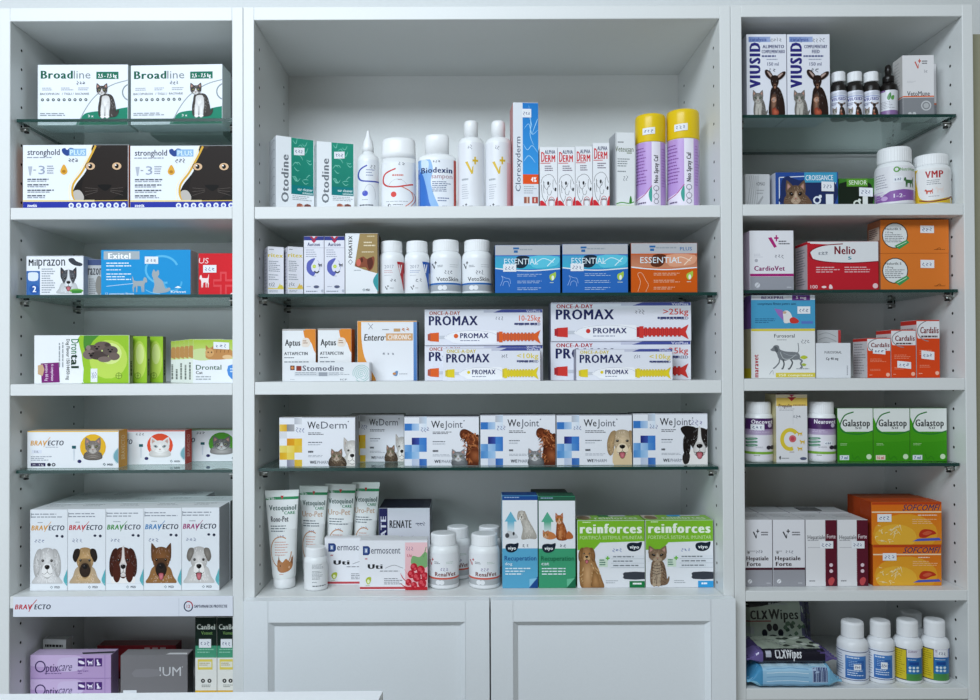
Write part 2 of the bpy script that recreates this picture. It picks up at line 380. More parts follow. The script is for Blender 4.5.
# ------------------------------------------------------------------ products: builders
def price(par, cu, x0,y0,x1,y1, fn, tilt=0, ink='#3c4a7a'):
    """handwritten price sticker, a thin paper label on the face; rect in canvas 0..100"""
    W,Hh,lo,cun,cvn,npr = cu
    A=Art(W,Hh); cx_,cy_=(x0+x1)/2,(y0+y1)/2; k=math.tan(tilt)
    A.P([(x0,y0-k*(x0-cx_)),(x1,y0-k*(x1-cx_)),(x1,y1-k*(x1-cx_)),(x0,y1-k*(x0-cx_))],'#e9ecf0')
    A.H(x0+(x1-x0)*.12,y0+(y1-y0)*.25,x1-(x1-x0)*.1,y1-(y1-y0)*.2,ink,3,.45)
    b=MB(); b.art(A,fn,cun,cvn,lo,off0=.0003+.000013*npr); 
    return b.build('price_label',PAPER,par)
ZT={}
def carton(name,label,cat,x0,x1,top,sh,Y,d,cols,art=None,rz=0,group=None,pl=None,sides=None,zb=None,depthfix=None,key=None,mat_=None,lay=.000012):
    """x0,x1,top: front face in photo pixels at depth Y of its left front edge; sh: shelf key; rz in degrees"""
    Z=zb if zb is not None else SH[sh]
    Z+=.0002
    pm=at((x0+x1)/2,top,Y)
    mid=(top+ (366 if top>366 else top+40))/2
    a=math.radians(rz)
    L=at(x0,top+20,Y)
    # solve width so the right front edge projects to x1
    lo_,hi=.002,1.0
    dr=ray(x1,top+20)
    # right corner: L+(w cos, w sin) on the plane through camera and the pixel column
    nx,ny=dr.y,-dr.x
    w_=-( (L.x-CP.x)*nx+(L.y-CP.y)*ny )/(math.cos(a)*nx+math.sin(a)*ny)
    zt=at(x0 if rz else (x0+x1)/2,top,Y).z
    h=zt-Z
    c=Vector((L.x+math.cos(a)*w_/2-math.sin(a)*d/2, L.y+math.sin(a)*w_/2+math.cos(a)*d/2, Z))
    o=thing(name,label,cat,c,a,group)
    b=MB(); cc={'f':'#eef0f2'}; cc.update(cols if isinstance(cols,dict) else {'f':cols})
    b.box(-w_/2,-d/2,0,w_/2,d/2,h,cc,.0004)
    fn=lambda x,y,off:(-w_/2+x,-d/2-off,h-y)
    if art:
        A=Art(w_,h); art(A); b.art(A,fn,0,0,(.004,.004,.996,.996),step=lay)
    for k,f in (sides or {}).items():
        if k=='t': A=Art(w_,d); f(A); b.art(A,lambda x,y,off:(-w_/2+x,d/2-y,h+off),0,0,(.004,.004,.996,.996),step=lay)
        if k=='l': A=Art(d,h); f(A); b.art(A,lambda x,y,off:(-w_/2-off,d/2-x,h-y),0,0,(.004,.004,.996,.996),step=lay)
        if k=='r': A=Art(d,h); f(A); b.art(A,lambda x,y,off:(w_/2+off,-d/2+x,h-y),0,0,(.004,.004,.996,.996),step=lay)
    b.build('carton',mat_ or CARD,o)
    for q in (pl or []):
        price(o,(w_,h,(0,0,1,1),0,0,len(A.p) if art else 0),*q[:4],fn,*(q[4:]))
    ZT[key or label]=Z+h
    o['_']=0; del o['_']
    return o,Z+h
def bottle(name,label,cat,x0,x1,top,sh,Yc,body,cap,bodycol='#eceff0',capcol='#eef0f1',ry=1,lab=None,art=None,labcol=None,ridge=0,group=None,pl=None,lean=0,zb=None,rz=0,mats=PLAS,capname='cap'):
    """x0,x1: widest silhouette in px at centre depth Yc. body/cap rings: (rx fraction, z fraction[, ry fraction])"""
    Z=(zb if zb is not None else SH[sh])+.0002
    m=(top+30)
    L=at(x0,m,Yc);Rr=at(x1,m,Yc); R0=(Rr.x-L.x)/2; c=Vector(((L.x+Rr.x)/2,Yc,Z)); rc=R0*(cap[-1][0] if cap else .5)*ry; h=at((x0+x1)/2,top,Yc-rc if top<366 else Yc+rc).z-Z
    c.z+=abs(math.sin(lean))*R0*.66
    if ry==1 and name!='tube' and not rz: rz=-math.degrees(math.atan((c.x-CP.x)/(c.y-CP.y)))      # bottles stand with their label turned a little to the aisle
    o=thing(name,label,cat,c,math.radians(rz),group,0,lean)
    def RG(l): return [(R0*q[0],R0*(q[2] if len(q)>2 else q[0]*ry),h*q[1]) for q in l]
    rb=RG(body)
    b=MB(); b.rings(rb,col=bodycol,n=40); b.build('bottle_body' if name!='tube' else 'tube_body',mats,o)
    if cap:
        b=MB(); b.rings(RG(cap),col=capcol,n=84 if ridge else 40,ridge=ridge*.45); b.build(capname,PLAS,o)
    if art and lab:
        z0,z1=lab[0]*h,lab[1]*h
        def rad(z):
            for i in range(len(rb)-1):
                if rb[i][2]<=z<=rb[i+1][2] and rb[i+1][2]>rb[i][2]:
                    t=(z-rb[i][2])/(rb[i+1][2]-rb[i][2]); return rb[i][0]+(rb[i+1][0]-rb[i][0])*t, rb[i][1]+(rb[i+1][1]-rb[i][1])*t
            return rb[-1][:2] if z>rb[-1][2] else rb[0][:2]
        def fn(x,y,off):
            z=z1-y; s_=max(-1,min(1,(x/R0-1))); th=math.asin(s_); rx_,ry_=rad(z); return ((rx_+off)*math.sin(th),-(ry_+off)*math.cos(th),z)
        A=Art(2*R0,z1-z0); art(A)
        b=MB()
        B=Art(2*R0,z1-z0)
        if labcol: B.R(0,0,100,100,labcol); B.p+=A.p; A=B
        b.art(A,fn,22,1,(.004,0,.996,1),off0=.00025,step=.000015,cuts=[z1-q[2] for q in rb])
        b.build('label',PLAS,o)
        for q in (pl or []): price(o,(2*R0,z1-z0,(.004,0,.996,1),22,1,len(A.p)),*q[:4],fn,*(q[4:]))
    return o
PILL=[(.90,0),(.97,.008),(1,.03),(1,.66),(.985,.70),(.93,.745),(.84,.775),(.80,.79)]
PILLCAP=[(.80,.785),(.84,.79),(.845,.80),(.84,.975),(.80,.995),(.74,1)]
# ------------------------------------------------------------------ animals printed on the packs
def mix(c,d,t): a=hx(c);b=hx(d); return tuple(a[i]+(b[i]-a[i])*t for i in range(3))+(1,)
def cat_head(a,fur='#8a7a66',dark='#3e342b',pale='#e8e0d4',eye='#9a9a50',inner='#c99a8c',tab=True):
    ed=mix(fur,dark,.45)
    a.G([(8,58),(8,14),(12,8),(24,16),(44,36),(40,60)],fur,ed,3); a.G([(92,58),(92,14),(88,8),(76,16),(56,36),(60,60)],fur,ed,3)
    a.G([(14,44),(13,22),(18,20),(32,36)],inner,mix(inner,dark,.5),2); a.G([(86,44),(87,22),(82,20),(68,36)],inner,mix(inner,dark,.5),2)
    a.G([(50,26),(76,34),(92,56),(88,76),(72,90),(50,98),(28,90),(12,76),(8,56),(24,34)],fur,ed,4,(50,60))
    a.fur(50,60,38,32,[mix(fur,dark,.5),mix(fur,pale,.45)],34 if tab else 22,9)
    if tab:
        for x,t in ((50,0),(41,-4),(59,4),(33,-8),(67,8)): a.K([(x,28),(x+t*.3,43)],.45,dark,taper=True)
        for s in (1,-1):
            for k in (0,1,2): a.K([(50+s*41,56+k*9),(50+s*24,60+k*7)],.4,dark,taper=True)
    a.G([(50,62),(64,72),(72,84),(60,94),(50,97),(40,94),(28,84),(36,72)],pale,mix(pale,fur,.5),4); a.G([(46,50),(54,50),(60,78),(40,78)],pale,mix(fur,pale,.4),3)
    for s in (-1,1):
        a.S([(50+s*10,60),(50+s*18,51),(50+s*29,54),(50+s*24,63),(50+s*15,65)],mix(dark,'#000000',.5),3); a.E(50+s*19.5,58,6,4.6,eye); a.E(50+s*19.5,58,2.6,4.4,'#0c0c0c'); a.E(50+s*18,56.5,1.1,1.1,'#eee')
    a.P([(44.5,72),(55.5,72),(50,78)],'#a8645c'); a.K([(50,78),(50,83),(43,87)],.28,dark); a.K([(50,83),(57,87)],.28,dark)
    for s in (-1,1):
        for k in range(3): a.K([(50+s*12,80+k*3),(50+s*46,74+k*9)],.12,pale)
def cat_sit(a,fur='#4a4440',dark='#26211f',pale='#f2f0ee',eye='#b5b060',tab=False,bib=True,head=(20,0,80,48)):
    ed=mix(fur,dark,.5)
    a.G([(60,92),(86,88),(98,76),(99,86),(88,97),(62,99)],fur,ed,4)
    a.G([(30,38),(70,38),(86,64),(88,92),(72,99),(26,99),(18,78),(22,56)],fur,ed,4)
    a.fur(54,70,30,28,[dark,mix(fur,pale,.3)],30,8)
    if tab:
        for k in range(5): a.K([(66,50+k*9),(76,54+k*9),(85,62+k*8)],.55,dark,taper=True)
    if bib: a.G([(36,42),(60,42),(66,64),(60,84),(40,84),(31,70),(32,54)],pale,mix(pale,fur,.35),4); a.fur(48,62,14,18,[mix(pale,fur,.4)],12,6)
    a.G([(30,66),(42,66),(43,98),(29,99)],pale if bib else fur,mix(pale if bib else fur,dark,.25),3); a.G([(49,66),(61,66),(61,98),(47,99)],pale if bib else fur,mix(pale if bib else fur,dark,.25),3)
    a.K([(45.5,70),(45.5,97)],.3,mix(fur,dark,.7),False)
    a.E(36,97,9,3.5,pale); a.E(54,97,9,3.5,pale)
    cat_head(a.sub(*head),fur,dark,pale,eye,tab=tab)
def dog_head(a,fur='#c8925a',ear='#a06a38',muz='#e8cfae',ears='flop',nose='#181414',tongue=False,mask=None,blaze=None,chest=None,eye='#1c120c'):
    D=mix(fur,'#1a1008',.45); E_=mix(ear,'#140c06',.45)
    if chest:
        a.G([(24,58),(76,58),(92,82),(99,101),(1,101),(8,82)],chest,mix(chest,'#6a4a30' if chest[1] in '9abcABC' else '#8a8a88',.5),4,(50,84)); a.fur(50,84,38,15,[mix(chest,'#3a2818',.3),mix(chest,'#ffffff',.35)],34,7)
    if ears=='up':
        a.G([(18,44),(15,4),(21,1),(44,28)],ear,E_,3); a.G([(82,44),(85,4),(79,1),(56,28)],ear,E_,3)
        a.G([(22,34),(20,10),(34,26)],'#b08878',E_,2); a.G([(78,34),(80,10),(66,26)],'#b08878',E_,2)
    a.G([(50,8),(70,13),(81,30),(78,50),(68,66),(64,80),(50,88),(36,80),(32,66),(22,50),(19,30),(30,13)],fur,D,4,(50,40))
    a.fur(50,38,28,28,[mix(fur,'#140c06',.35),mix(fur,'#ffffff',.14)],30,7)
    if mask: a.G([(50,36),(66,40),(72,58),(65,78),(50,85),(35,78),(28,58),(34,40)],mask,mix(mask,fur,.4),4)
    if blaze: a.G([(47,8),(53,8),(56,38),(67,62),(62,80),(38,80),(33,62),(44,38)],blaze,mix(blaze,fur,.25),4,(50,62))
    if ears=='flop':
        for m_ in (0,1):
            f=(lambda p:[(100-x,y) for x,y in p]) if m_ else (lambda p:p)
            a.G(f([(28,11),(14,16),(3,40),(3,70),(12,84),(22,72),(25,44),(29,24)]),ear,E_,4)
            a.fur(86 if m_ else 14,50,9,28,[mix(ear,'#140c06',.5),mix(ear,'#ffffff',.08)],14,8)
    if ears=='small':
        a.G([(30,12),(14,14),(7,34),(16,46),(24,38),(32,24)],ear,E_,4); a.G([(70,12),(86,14),(93,34),(84,46),(76,38),(68,24)],ear,E_,4)
    mz=muz
    a.G([(50,48),(62,52),(69,66),(64,79),(50,84),(36,79),(31,66),(38,52)],mz,mix(mz,fur if not mask else '#000000',.35),4,(50,62))
    a.S([(50,52),(58,54),(58,60),(50,64),(42,60),(42,54)],nose,3); a.E(47,55,2,1,'#6a6464'); a.K([(50,63),(50,70),(40,76),(33,73)],.35,'#2a1c18'); a.K([(50,70),(60,76),(67,73)],.35,'#2a1c18')
    if tongue: a.S([(41,74),(59,74),(60,80),(56,90),(50,93),(44,90),(40,80)],'#4a1c1c',3); a.G([(43,76),(57,76),(56,88),(50,92),(44,88)],'#d8808a','#b05860',3)
    for s in (-1,1): a.E(50+s*15.5,41,5.2,3.8,mix(fur,'#000000',.7)); a.E(50+s*15.5,41,3.6,3.2,eye); a.E(50+s*15.5-1,39.8,.9,.9,'#ddd')
def paws(a,c):
    a.E(50,68,26,22,c)
    for x,y in ((18,40),(38,18),(62,18),(82,40)): a.E(x,y,11,15,c)
def cat_line(a,c,w=.7):
    a.K([(20,98),(22,60),(34,44),(32,14),(40,26),(54,26),(62,12),(62,42),(74,60),(78,96)],w,c)
def dogsil(a,c):
    a.P([(2,36),(6,18),(16,10),(24,16),(28,32),(70,34),(84,30),(92,6),(96,8),(92,38),(90,56),(94,72),(90,98),(84,98),(84,74),(74,62),(70,78),(72,98),(64,98),(62,62),(40,64),(36,98),(30,98),(30,66),(26,98),(20,98),(20,56),(14,42),(4,42)],c)
def catsil(a,c):
    a.S([(20,2),(30,12),(42,4),(46,22),(40,34),(62,50),(74,80),(92,76),(98,84),(78,96),(18,98),(24,66),(18,40),(12,24)],c,3)
def logo_c(a,u,v,r,c,w=1.2):
    a.O(u,v,r,r*1.0,w,c,40,320)
def vplus(a,u0,v0,u1,v1,c):
    b=a.sub(u0,v0,u1,v1); b.P([(0,30),(18,26),(58,96),(46,100)],c); b.P([(58,96),(46,100),(52,60),(62,50)],c); b.R(68,0,80,44,c); b.R(54,16,96,28,c)
# ================================================================== LEFT BOOKCASE
NAVY='#1c2450'; GRY='#8a8f96'; INK='#3a3d45'; DG='#0f6b52'
def art_broad(a):
    a.R(0,0,100,100,'#e9eef4')
    a.S([(46,104),(50,84),(60,78),(80,76),(104,72),(104,104)],'#128064',4)
    a.R(46,90,100,100,'#0d7559')
    a.K([(44,102),(52,76),(64,52),(82,34),(100,26)],1.1,'#9aa4a8')
    a.O(104,46,10,14,1.4,'#8b979c',90,270)
    a.T('Broad',3.5,10,39,23,'#0e5c46',2); a.T('line',40,10,58.5,23,'#7b8388',0)
    a.R(65,12,89.5,24,DG); a.T('2,5 - 7,5 kg',67,15.5,87.5,21.5,'#fff',2)
    for u in (5,26,45): a.L(u,38,u+14,44,2,'#9aa0a8')
    a.T('BACOPHRON',3,46.5,24,50,'#5b636c',1); a.T('/ TIGLI /',27,46.5,40,50,'#5b636c',1); a.T('RACIVARIE',42,46.5,57,50,'#5b636c',1)
    for i in range(9):
        a.C(5.5+i*6,58,1.25,'#2c3f3c'); a.C(5.5+i*6,58,.5,'#dfe8e8')
    a.L(3,80,42,86,2,'#8a929a'); a.T('3 x',56,83,62,87,'#fff',1); a.T('0,9 ml',55,91,66,95,'#fff',1)
    a.H(43,27,53,34)
    cat_sit(a.sub(62,27,90,88),head=(8,4,58,40))
for i,(x0,x1,tp,bt,rz,lb) in enumerate(((37.6,128,64.6,0,0,'white flea treatment box with green corner and sitting cat, left of the top pair'),(130.8,222.3,65.5,0,-2,'white flea treatment box with green corner and sitting cat, right of the top pair'))):
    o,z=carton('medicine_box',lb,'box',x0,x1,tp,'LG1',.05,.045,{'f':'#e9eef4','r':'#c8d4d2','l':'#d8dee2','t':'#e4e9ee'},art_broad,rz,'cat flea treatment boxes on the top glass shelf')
carton('medicine_box','dark green box mostly hidden behind the right cat flea treatment box','box',150,223,70,'LG1',.11,.05,{'f':'#cdd8d6','r':'#1c5a4a'},None,0)
def art_strong(a):
    a.R(0,0,100,100,'#e9eef3')
    a.S([(68,-6),(104,-6),(104,92),(56,88),(47,80),(50,62),(60,40),(65,14)],'#181310',4)
    a.S([(66,10),(76,-2),(96,-4),(103,20),(101,56),(86,82),(66,84),(56,70),(60,40)],'#231b17',4)
    a.K([(70,-2),(64,18),(56,42),(48,60),(47,76),(50,86)],2.2,'#d9a93c'); a.K([(66,-2),(61,20),(53,42),(45,60),(44,78),(46,88)],1.6,'#f3ead0')
    for x in (64,89): 
        a.E(x,33,5,6.4,'#0b0908',a=0); a.E(x,33,4.4,5.6,'#d9b48e'); a.E(x,33,1.9,3.6,'#120c0a'); a.E(x-1,31.5,.8,1,'#fff')
    a.P([(72,6),(66,-4),(78,-4)],'#3a2e29'); a.S([(71,62),(84,62),(80,70),(76,70)],'#0a0807',3)
    for s in (-1,1):
        for k in range(3): a.K([(77+s*6,68+k*2),(77+s*18,66+k*6)],.25,'#6b625c')
    a.S([(50,86),(48,72),(54,70),(58,80),(56,88)],'#bdb7b0',3)
    a.T('stronghold',4.5,6.5,35,15.5,'#2a2f4a',1)
    a.S([(37,7),(40,5),(42,8),(45,4.5),(49,7),(46,14),(42,17),(38,13)],'#27458c',3); a.R(44,6,60,17,'#8fb9dd'); a.T('PLUS',45,8,59,15.5,'#dff0fa',1)
    a.L(4,18.5,34,22,1,'#9aa0ae')
    a.P([(5,33),(9,33),(8,43),(7.6,47),(6.4,47),(6,43)],'#b4bac6'); a.T('3',15,32,21,45,'#9aa4b8',0); a.L(23,32,32,46,4,'#9aa0ae'); a.L(10,38,13,41,1,'#8a90a0')
    a.S([(39,30),(42,38),(42,43),(39,46),(36,43),(36,38)],'#e0a63a',4); a.E(39,41,1.8,2.4,'#b47a1e')
    for k in range(4): a.L(4.5,52+k*8.4,31,54+k*8.4,1,'#4a5060',.9); a.L(4.5,55+k*8.4,30,57+k*8.4,1,'#9aa0ac',.8)
    a.R(0,85,68,88,'#f0e4b8',side=False); a.R(0,87.5,100,100,'#27349c'); a.K([(0,86),(60,86.4),(100,86)],.8,'#e2c060')
    a.T('zoetis',4.5,91,13.5,95.5,'#fff',2)
    for k in range(8): a.E(46+k*7.1,93.5,2.5,4.2,'#e6eaf4'); a.E(46+k*7.1,93.5,1.2,2,'#6a74b4')
    a.H(43,20,53,28)
for i,(x0,x1,tp,lb) in enumerate(((22.8,128.4,144.8,'black cat spot-on box with navy base strip, left of two on the board'),(130.2,235.6,145.6,'black cat spot-on box with navy base strip, right of two on the board'))):
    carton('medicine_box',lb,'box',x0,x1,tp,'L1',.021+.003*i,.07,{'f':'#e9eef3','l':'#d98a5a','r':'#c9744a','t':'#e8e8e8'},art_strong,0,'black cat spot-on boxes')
# ---- second bay
def art_mil(a):
    a.R(0,0,100,100,'#eceff3')
    a.T('Mil',4,9,20,25,'#20242c',2); a.T('prazon',21,9,68,25,'#2e3440',1)
    a.R(0,38,24,100,'#3d6db0'); a.S([(5,42),(19,42),(21,50),(19,62),(5,62),(3,50)],'#dfe7f0',3); a.C(14,84,4.2,'#2a5aa6'); a.T('2',11,76,17.5,91,'#fff',2)
    a.L(27,32,52,96,11,'#9aa1ab'); 
    a.S([(74,8),(82,6),(88,14),(98,20),(96,26),(84,24),(76,16)],'#3c4048',3)
    d=a.sub(54,30,94,94); dog_head(d,'#5b5f66','#3f4249','#eef0f2','up',tongue=True,chest='#dfe3e6',blaze='#e8ebee')
    a.E(88,88,12,5,'#6fae4a'); a.R(80,87,97,94,'#3c8a3a'); a.R(0,0,100,1.5,'#dfe3e8')
carton('medicine_box','white tablet box with husky dog and blue number 2 strip','box',26.3,83.4,255.8,'LG2',.03,.05,{'f':'#eceff3','r':'#b9c3d8','t':'#e6e9ee'},art_mil,0)
carton('medicine_box','grey tablet box half hidden between the husky box and the bright blue box','box',87.8,103.5,259.4,'LG2',.046,.05,{'f':'#b9bcbc','r':'#999'},lambda a:(a.R(0,0,100,16,'#46557c'),a.T('razon',0,24,90,42,'#4a4c50',2),a.L(6,52,60,96,8,'#6a6c70'),a.E(72,70,22,26,'#85837c')),0)
def art_exi(a):
    a.R(0,0,100,100,'#1f93d2'); a.R(3,3,43,21,'#a9b4ba'); a.T('Exitel',8,7,33,19.5,'#fff',2)
    a.O(68,44,18,30,2.2,'#5db9e4',70,340); a.O(80,70,10,20,1.8,'#4fb0e0',0,180)
    a.L(6,28,38,40,2,'#e8f4fb',.4); a.L(6,43,30,47,1,'#e8f4fb'); a.L(6,52,36,70,3,'#e8f4fb',.35)
    a.K([(6,80),(36,74)],.5,'#cfe6f4'); a.T('12 comprimate filmate',5,94,37,98.5,'#dff0fa',1)
    catsil(a.sub(54,42,78,96),'#a3abb0'); dogsil(a.sub(34,56,52,94,True),'#a3abb0')
    a.T('Krkvet',78,90,95,95,'#fff',1); a.P([(82,84),(86,80),(90,84)],'#fff'); a.K([(50,88),(56,94),(66,97)],.6,'#8fd0ee')
o,z=carton('medicine_box','bright blue wormer box with grey cat and dog outlines','box',101,190.6,249.8,'LG2',.03,.035,{'f':'#1f93d2','r':'#b9b5b4','t':'#4fa8d6'},art_exi,0,pl=[(49,15,64,31,-.03)])
def art_plus(a):
    a.R(0,0,100,100,'#d3222c'); a.T('US',1,11,26,24,'#f3d9d9',0,.1)
    a.P([(55,44),(72,44),(72,62),(92,62),(92,80),(72,80),(72,100),(55,100),(55,80),(38,80),(38,62),(55,62)],'#df4a50'); a.P([(59,49),(68,49),(68,67),(90,67),(90,75),(68,75),(68,100),(59,100),(59,75),(40,75),(40,67),(59,67)],'#d3222c')
    dogsil(a.sub(2,48,28,82),'#f4e4e2'); a.S([(80,100),(86,94),(94,92),(102,98),(102,103)],'#f2dede',3)
carton('medicine_box','red tablet box with white dog silhouette, cut off by the cabinet side','box',198.5,237.6,253.3,'LG2',.035,.06,{'f':'#d3222c','l':'#c9b9b9','t':'#e07070'},art_plus,0,pl=[(12,28,46,46,0)])
def dron_g(a,full=True):
    a.R(0,0,100,100,'#edf0f2')
    a.S([(50,-5),(104,-5),(104,105),(56,105),(52,70),(50,40)] if full else [(-4,-5),(104,-5),(104,105),(-4,105)],'#97c332',3)
    if full: a.S([(54,-5),(70,-5),(62,12),(56,30),(52,24)],'#4c8a34',3)
    a.E(78,50,20,40,'#bcd75a'); a.E(80,38,12,22,'#d6e68e'); a.R(50,98,100,100,'#7fae28')
    a.C(89 if full else 74,84,2.7,'#6f8e26'); a.C(89 if full else 74,84,2.2,'#b4d45a'); u=89 if full else 74
    a.K([(u,77),(u,91)],.7,'#6d8c28',False); a.K([(u-3.6,84),(u+3.6,84)],.7,'#6d8c28',False)
def art_dr(a):
    dron_g(a)
    for x,y,rx,ry,c in ((62,30,9,10,'#5a4d49'),(72,22,9,9,'#6b5b55'),(58,40,7,10,'#7d6d68'),(68,42,10,9,'#4b3f3c'),(80,32,8,10,'#5f534e'),(84,44,6,8,'#6d5f58'),(74,50,7,6,'#7a6b64')): a.E(x,y,rx,ry,c)
    for x,y in ((66,24),(80,30),(60,38)): a.E(x-2,y,1,1.4,'#171212'); a.E(x+2,y,1,1.4,'#171212'); a.E(x,y+4,1.6,2,'#171212')
    a.E(57,26,2.5,5,'#8c7c76'); a.E(77,20,3,4,'#493d3a')
    a.T('Dron',39,8,47,38,'#2f7a4a',1,rot=-90)
    a.T('tal',39,39,47,68,'#1f3a2c',2,rot=-90); a.T('Dog Flavour 150/144/50 mg',34,8,37.5,92,'#3c4440',1,rot=-90)
    a.L(26,8,33,66,2,'#9aa0a4',.35,rot=90)
    a.P([(7,58),(26,56),(27,97),(8,98)],'#7a2a72'); a.P([(4,62),(9,60),(11,70),(9,84),(4,80)],'#c9a884'); a.T('6 comprimate',18,60,21,94,'#f0dcee',1,rot=-90); a.T('pentru 60 kg',12,60,15,94,'#f0dcee',1,rot=-90)
carton('medicine_box','white and lime green dog wormer box with puppies and purple square, frontmost','box',34.2,129.3,335.2,'L2',.03,.016,{'f':'#edf0f2','r':'#8c957a','t':'#e4e8e0'},art_dr,0,pl=[(59.5,69,66.5,97,0)],sides={'r':lambda a:a.L(30,40,80,84,1,'#2e342c',.8,90)})
for k,(x0,x1,Yk,lb) in enumerate(((112,147,.054,'lime green wormer box peeping out behind the puppies box'),(128,163,.078,'lime green wormer box at the right end behind the puppies box'))):
    carton('medicine_box',lb,'box',x0,x1,336.2+k*.3,'L2',Yk,.014,{'f':'#97c332','r':'#7b8472','t':'#b8cc80'},lambda a:dron_g(a,False),0,sides={'r':lambda a:a.L(30,40,80,84,1,'#2e342c',.8,90)})
def art_drc(a):
    a.R(0,0,100,100,'#e8ecef'); a.R(0,0,100,45,'#a5c23a','#c9d98a'); a.E(20,34,30,14,'#c9d89a')
    a.S([(30,22),(44,16),(62,14),(78,24),(84,34),(72,44),(40,46),(26,40)],'#c08a52',4); a.E(34,30,9,10,'#d3a268'); a.P([(26,24),(26,12),(33,20)],'#b57f48'); a.P([(42,24),(43,12),(36,20)],'#b57f48')
    for k in range(4): a.K([(50+k*8,17),(48+k*8,30)],.6,'#8c5a2c')
    a.E(31,29,1.3,1.8,'#3a2410'); a.E(38,29,1.3,1.8,'#3a2410'); a.E(70,40,10,5,'#e2bd8c')
    a.C(88,12,2.3,'#cfe0a0'); a.K([(88,5),(88,19)],.5,'#587a28',False); a.K([(82,12),(94,12)],.5,'#587a28',False)
    a.T('Drontal',6,58,58,69,'#2a5a3c',1); a.T('Cat',6,72,20,79,'#2c3430',1); a.L(6,84,56,95,2,'#9aa2a6')
    a.S([(72,60),(98,58),(99,84),(86,94),(72,82)],'#4a8ad0',2); a.L(76,66,96,78,2,'#dbe9f6')
for k in range(5):
    Yk=.03+.013*(5-k)
    carton('medicine_box',('lime and white cat wormer box at the back left end of the fanned row','lime and white cat wormer box, second from the left of the fanned row','lime and white cat wormer box in the middle of the fanned row','lime and white cat wormer box, fourth from the left of the fanned row','lime and white cat wormer box just behind the front ginger cat box')[k],
        'box',170.8+4.4*k,205+4.4*k,341.0-.5*k,'L2',Yk,.011,{'f':'#dfe5e0','l':'#b4c25a','t':'#b0c060'},lambda a:(a.R(0,0,100,45,'#9fb83c','#cbd992'),a.S([(2,18),(10,15),(40,22),(40,44),(0,40)],'#b98950',3),a.L(2,52,9,92,1,'#6a726c',.7,90)),0,'fanned cat wormer boxes')
carton('medicine_box','front lime and white cat wormer box with lying ginger cat','box',193,242,339.6,'L2',.03,.012,{'f':'#e8ecef','l':'#c2cc80','t':'#b0c060'},art_drc,0,pl=[(42,6,74,22,-.06)])
# ---- third bay
def bravecto(a,u0,v0,u1,v1,c1,c2='#1d2340'):
    w=u1-u0; h=v1-v0
    a.T('BRAV',u0,v0,u0+w*.50,v1,c1,2,.2); a.T('ECTO',u0+w*.52,v0,u1,v1,c2,2,.2); a.K([(u0+w*.40,v1+h*.35),(u0+w*.47,v0+h*.4),(u0+w*.60,v0-h*.75)],.5,c1,True)
def msd(a,u,v,r):
    du=.0020/(a.w*abs(a.k[0]))*100; dv=.0020/(a.h*a.k[1])*100
    a.K([(u-du,v),(u,v-dv),(u+du,v),(u,v+dv),(u-du,v),(u,v-dv)],.5,'#3d6a78',False)
def art_bc(bg,kind,full,name):
    def f(a):
        a.R(0,0,100,100,'#eceff2'); a.R(0,0,100,3,bg)
        if full:
            bravecto(a,3.5,26,40,39,'#dba04a'); a.L(20,43,40,46,1,'#8a8fa0'); a.R(5,51,16,60,'#dfe3ee'); a.H(7,53,13,59,n=2,w=.3); a.L(4,68,28,82,3,'#9aa0ac'); a.R(4,86,20,95,'#2c2350'); a.T('>1 - 3 kg',6,88.5,18,93,'#fff',1); a.E(24,90.5,2.1,4.6,'#2a2f3a'); a.E(29,90.5,2.1,4.6,'#2a2f3a'); a.E(29,90.5,1,2.3,'#dfe3e8')
            o_=a.sub(46.3,0,101,100)
        else:
            o_=a.sub(33.6 if kind=='w' else 28.8,0,102 if kind=='w' else 108,100); a.T('TO' if kind=='w' else 'O',19 if kind=='w' else 18,26,28 if kind=='w' else 24,40,'#1d2340',2,.2); a.H(32 if kind=='w' else 26,7,45 if kind=='w' else 40,16,n=3,w=.35)
        o_.R(5,40,13,48,'#1e5a62'); o_.P([(7,48),(11,48),(10,80),(8,80)],'#d6dde4'); o_.E(20,82,4,4.6,'#2a2c60')
        o_.E(47,44,26,35,bg)
        h=o_.sub(22,14,72,80)
        if kind=='t': o_.G([(34,56),(60,56),(66,72),(58,78),(47,79),(36,78),(28,72)],'#a49a90','#5c544c',3); [o_.K([(33,61+k*4.5),(47,65+k*4.5),(61,61+k*4.5)],.45,'#3c342e',taper=True) for k in range(4)]; cat_head(h.sub(14,0,86,74),'#948b84','#4a423e','#d0cac2','#9c9a5a')
        if kind=='w': o_.G([(32,56),(62,56),(69,72),(60,78),(47,79),(34,78),(25,72)],'#f0eeea','#c4c2be',3); cat_head(h.sub(6,2,94,84),'#ecebe8','#c9c6c2','#f4f3f0','#8aa0a8',tab=False)
        if kind=='g': o_.G([(30,56),(64,56),(70,72),(60,78),(47,79),(34,78),(24,72)],'#c4c2be','#7c7a78',3); cat_head(h.sub(10,4,90,80),'#7d7c7a','#2e2e2e','#e6e6e4','#c8c8a0'); 
        o_.S([(103,42),(92,56),(89,72),(96,86),(103,88)],'#79a9b4',4); o_.K([(103,40),(91,56),(88,72),(95,88)],.8,'#bcd6dc')
        msd(o_,70,90,3); o_.T('MSD',76,88,87,93,'#4a5560',2)
    return f
def side_or(c,tc): return lambda a:(a.R(0,0,100,100,c),a.T('BRAVECTO',30,14,72,80,tc,1,.15,rot=90))
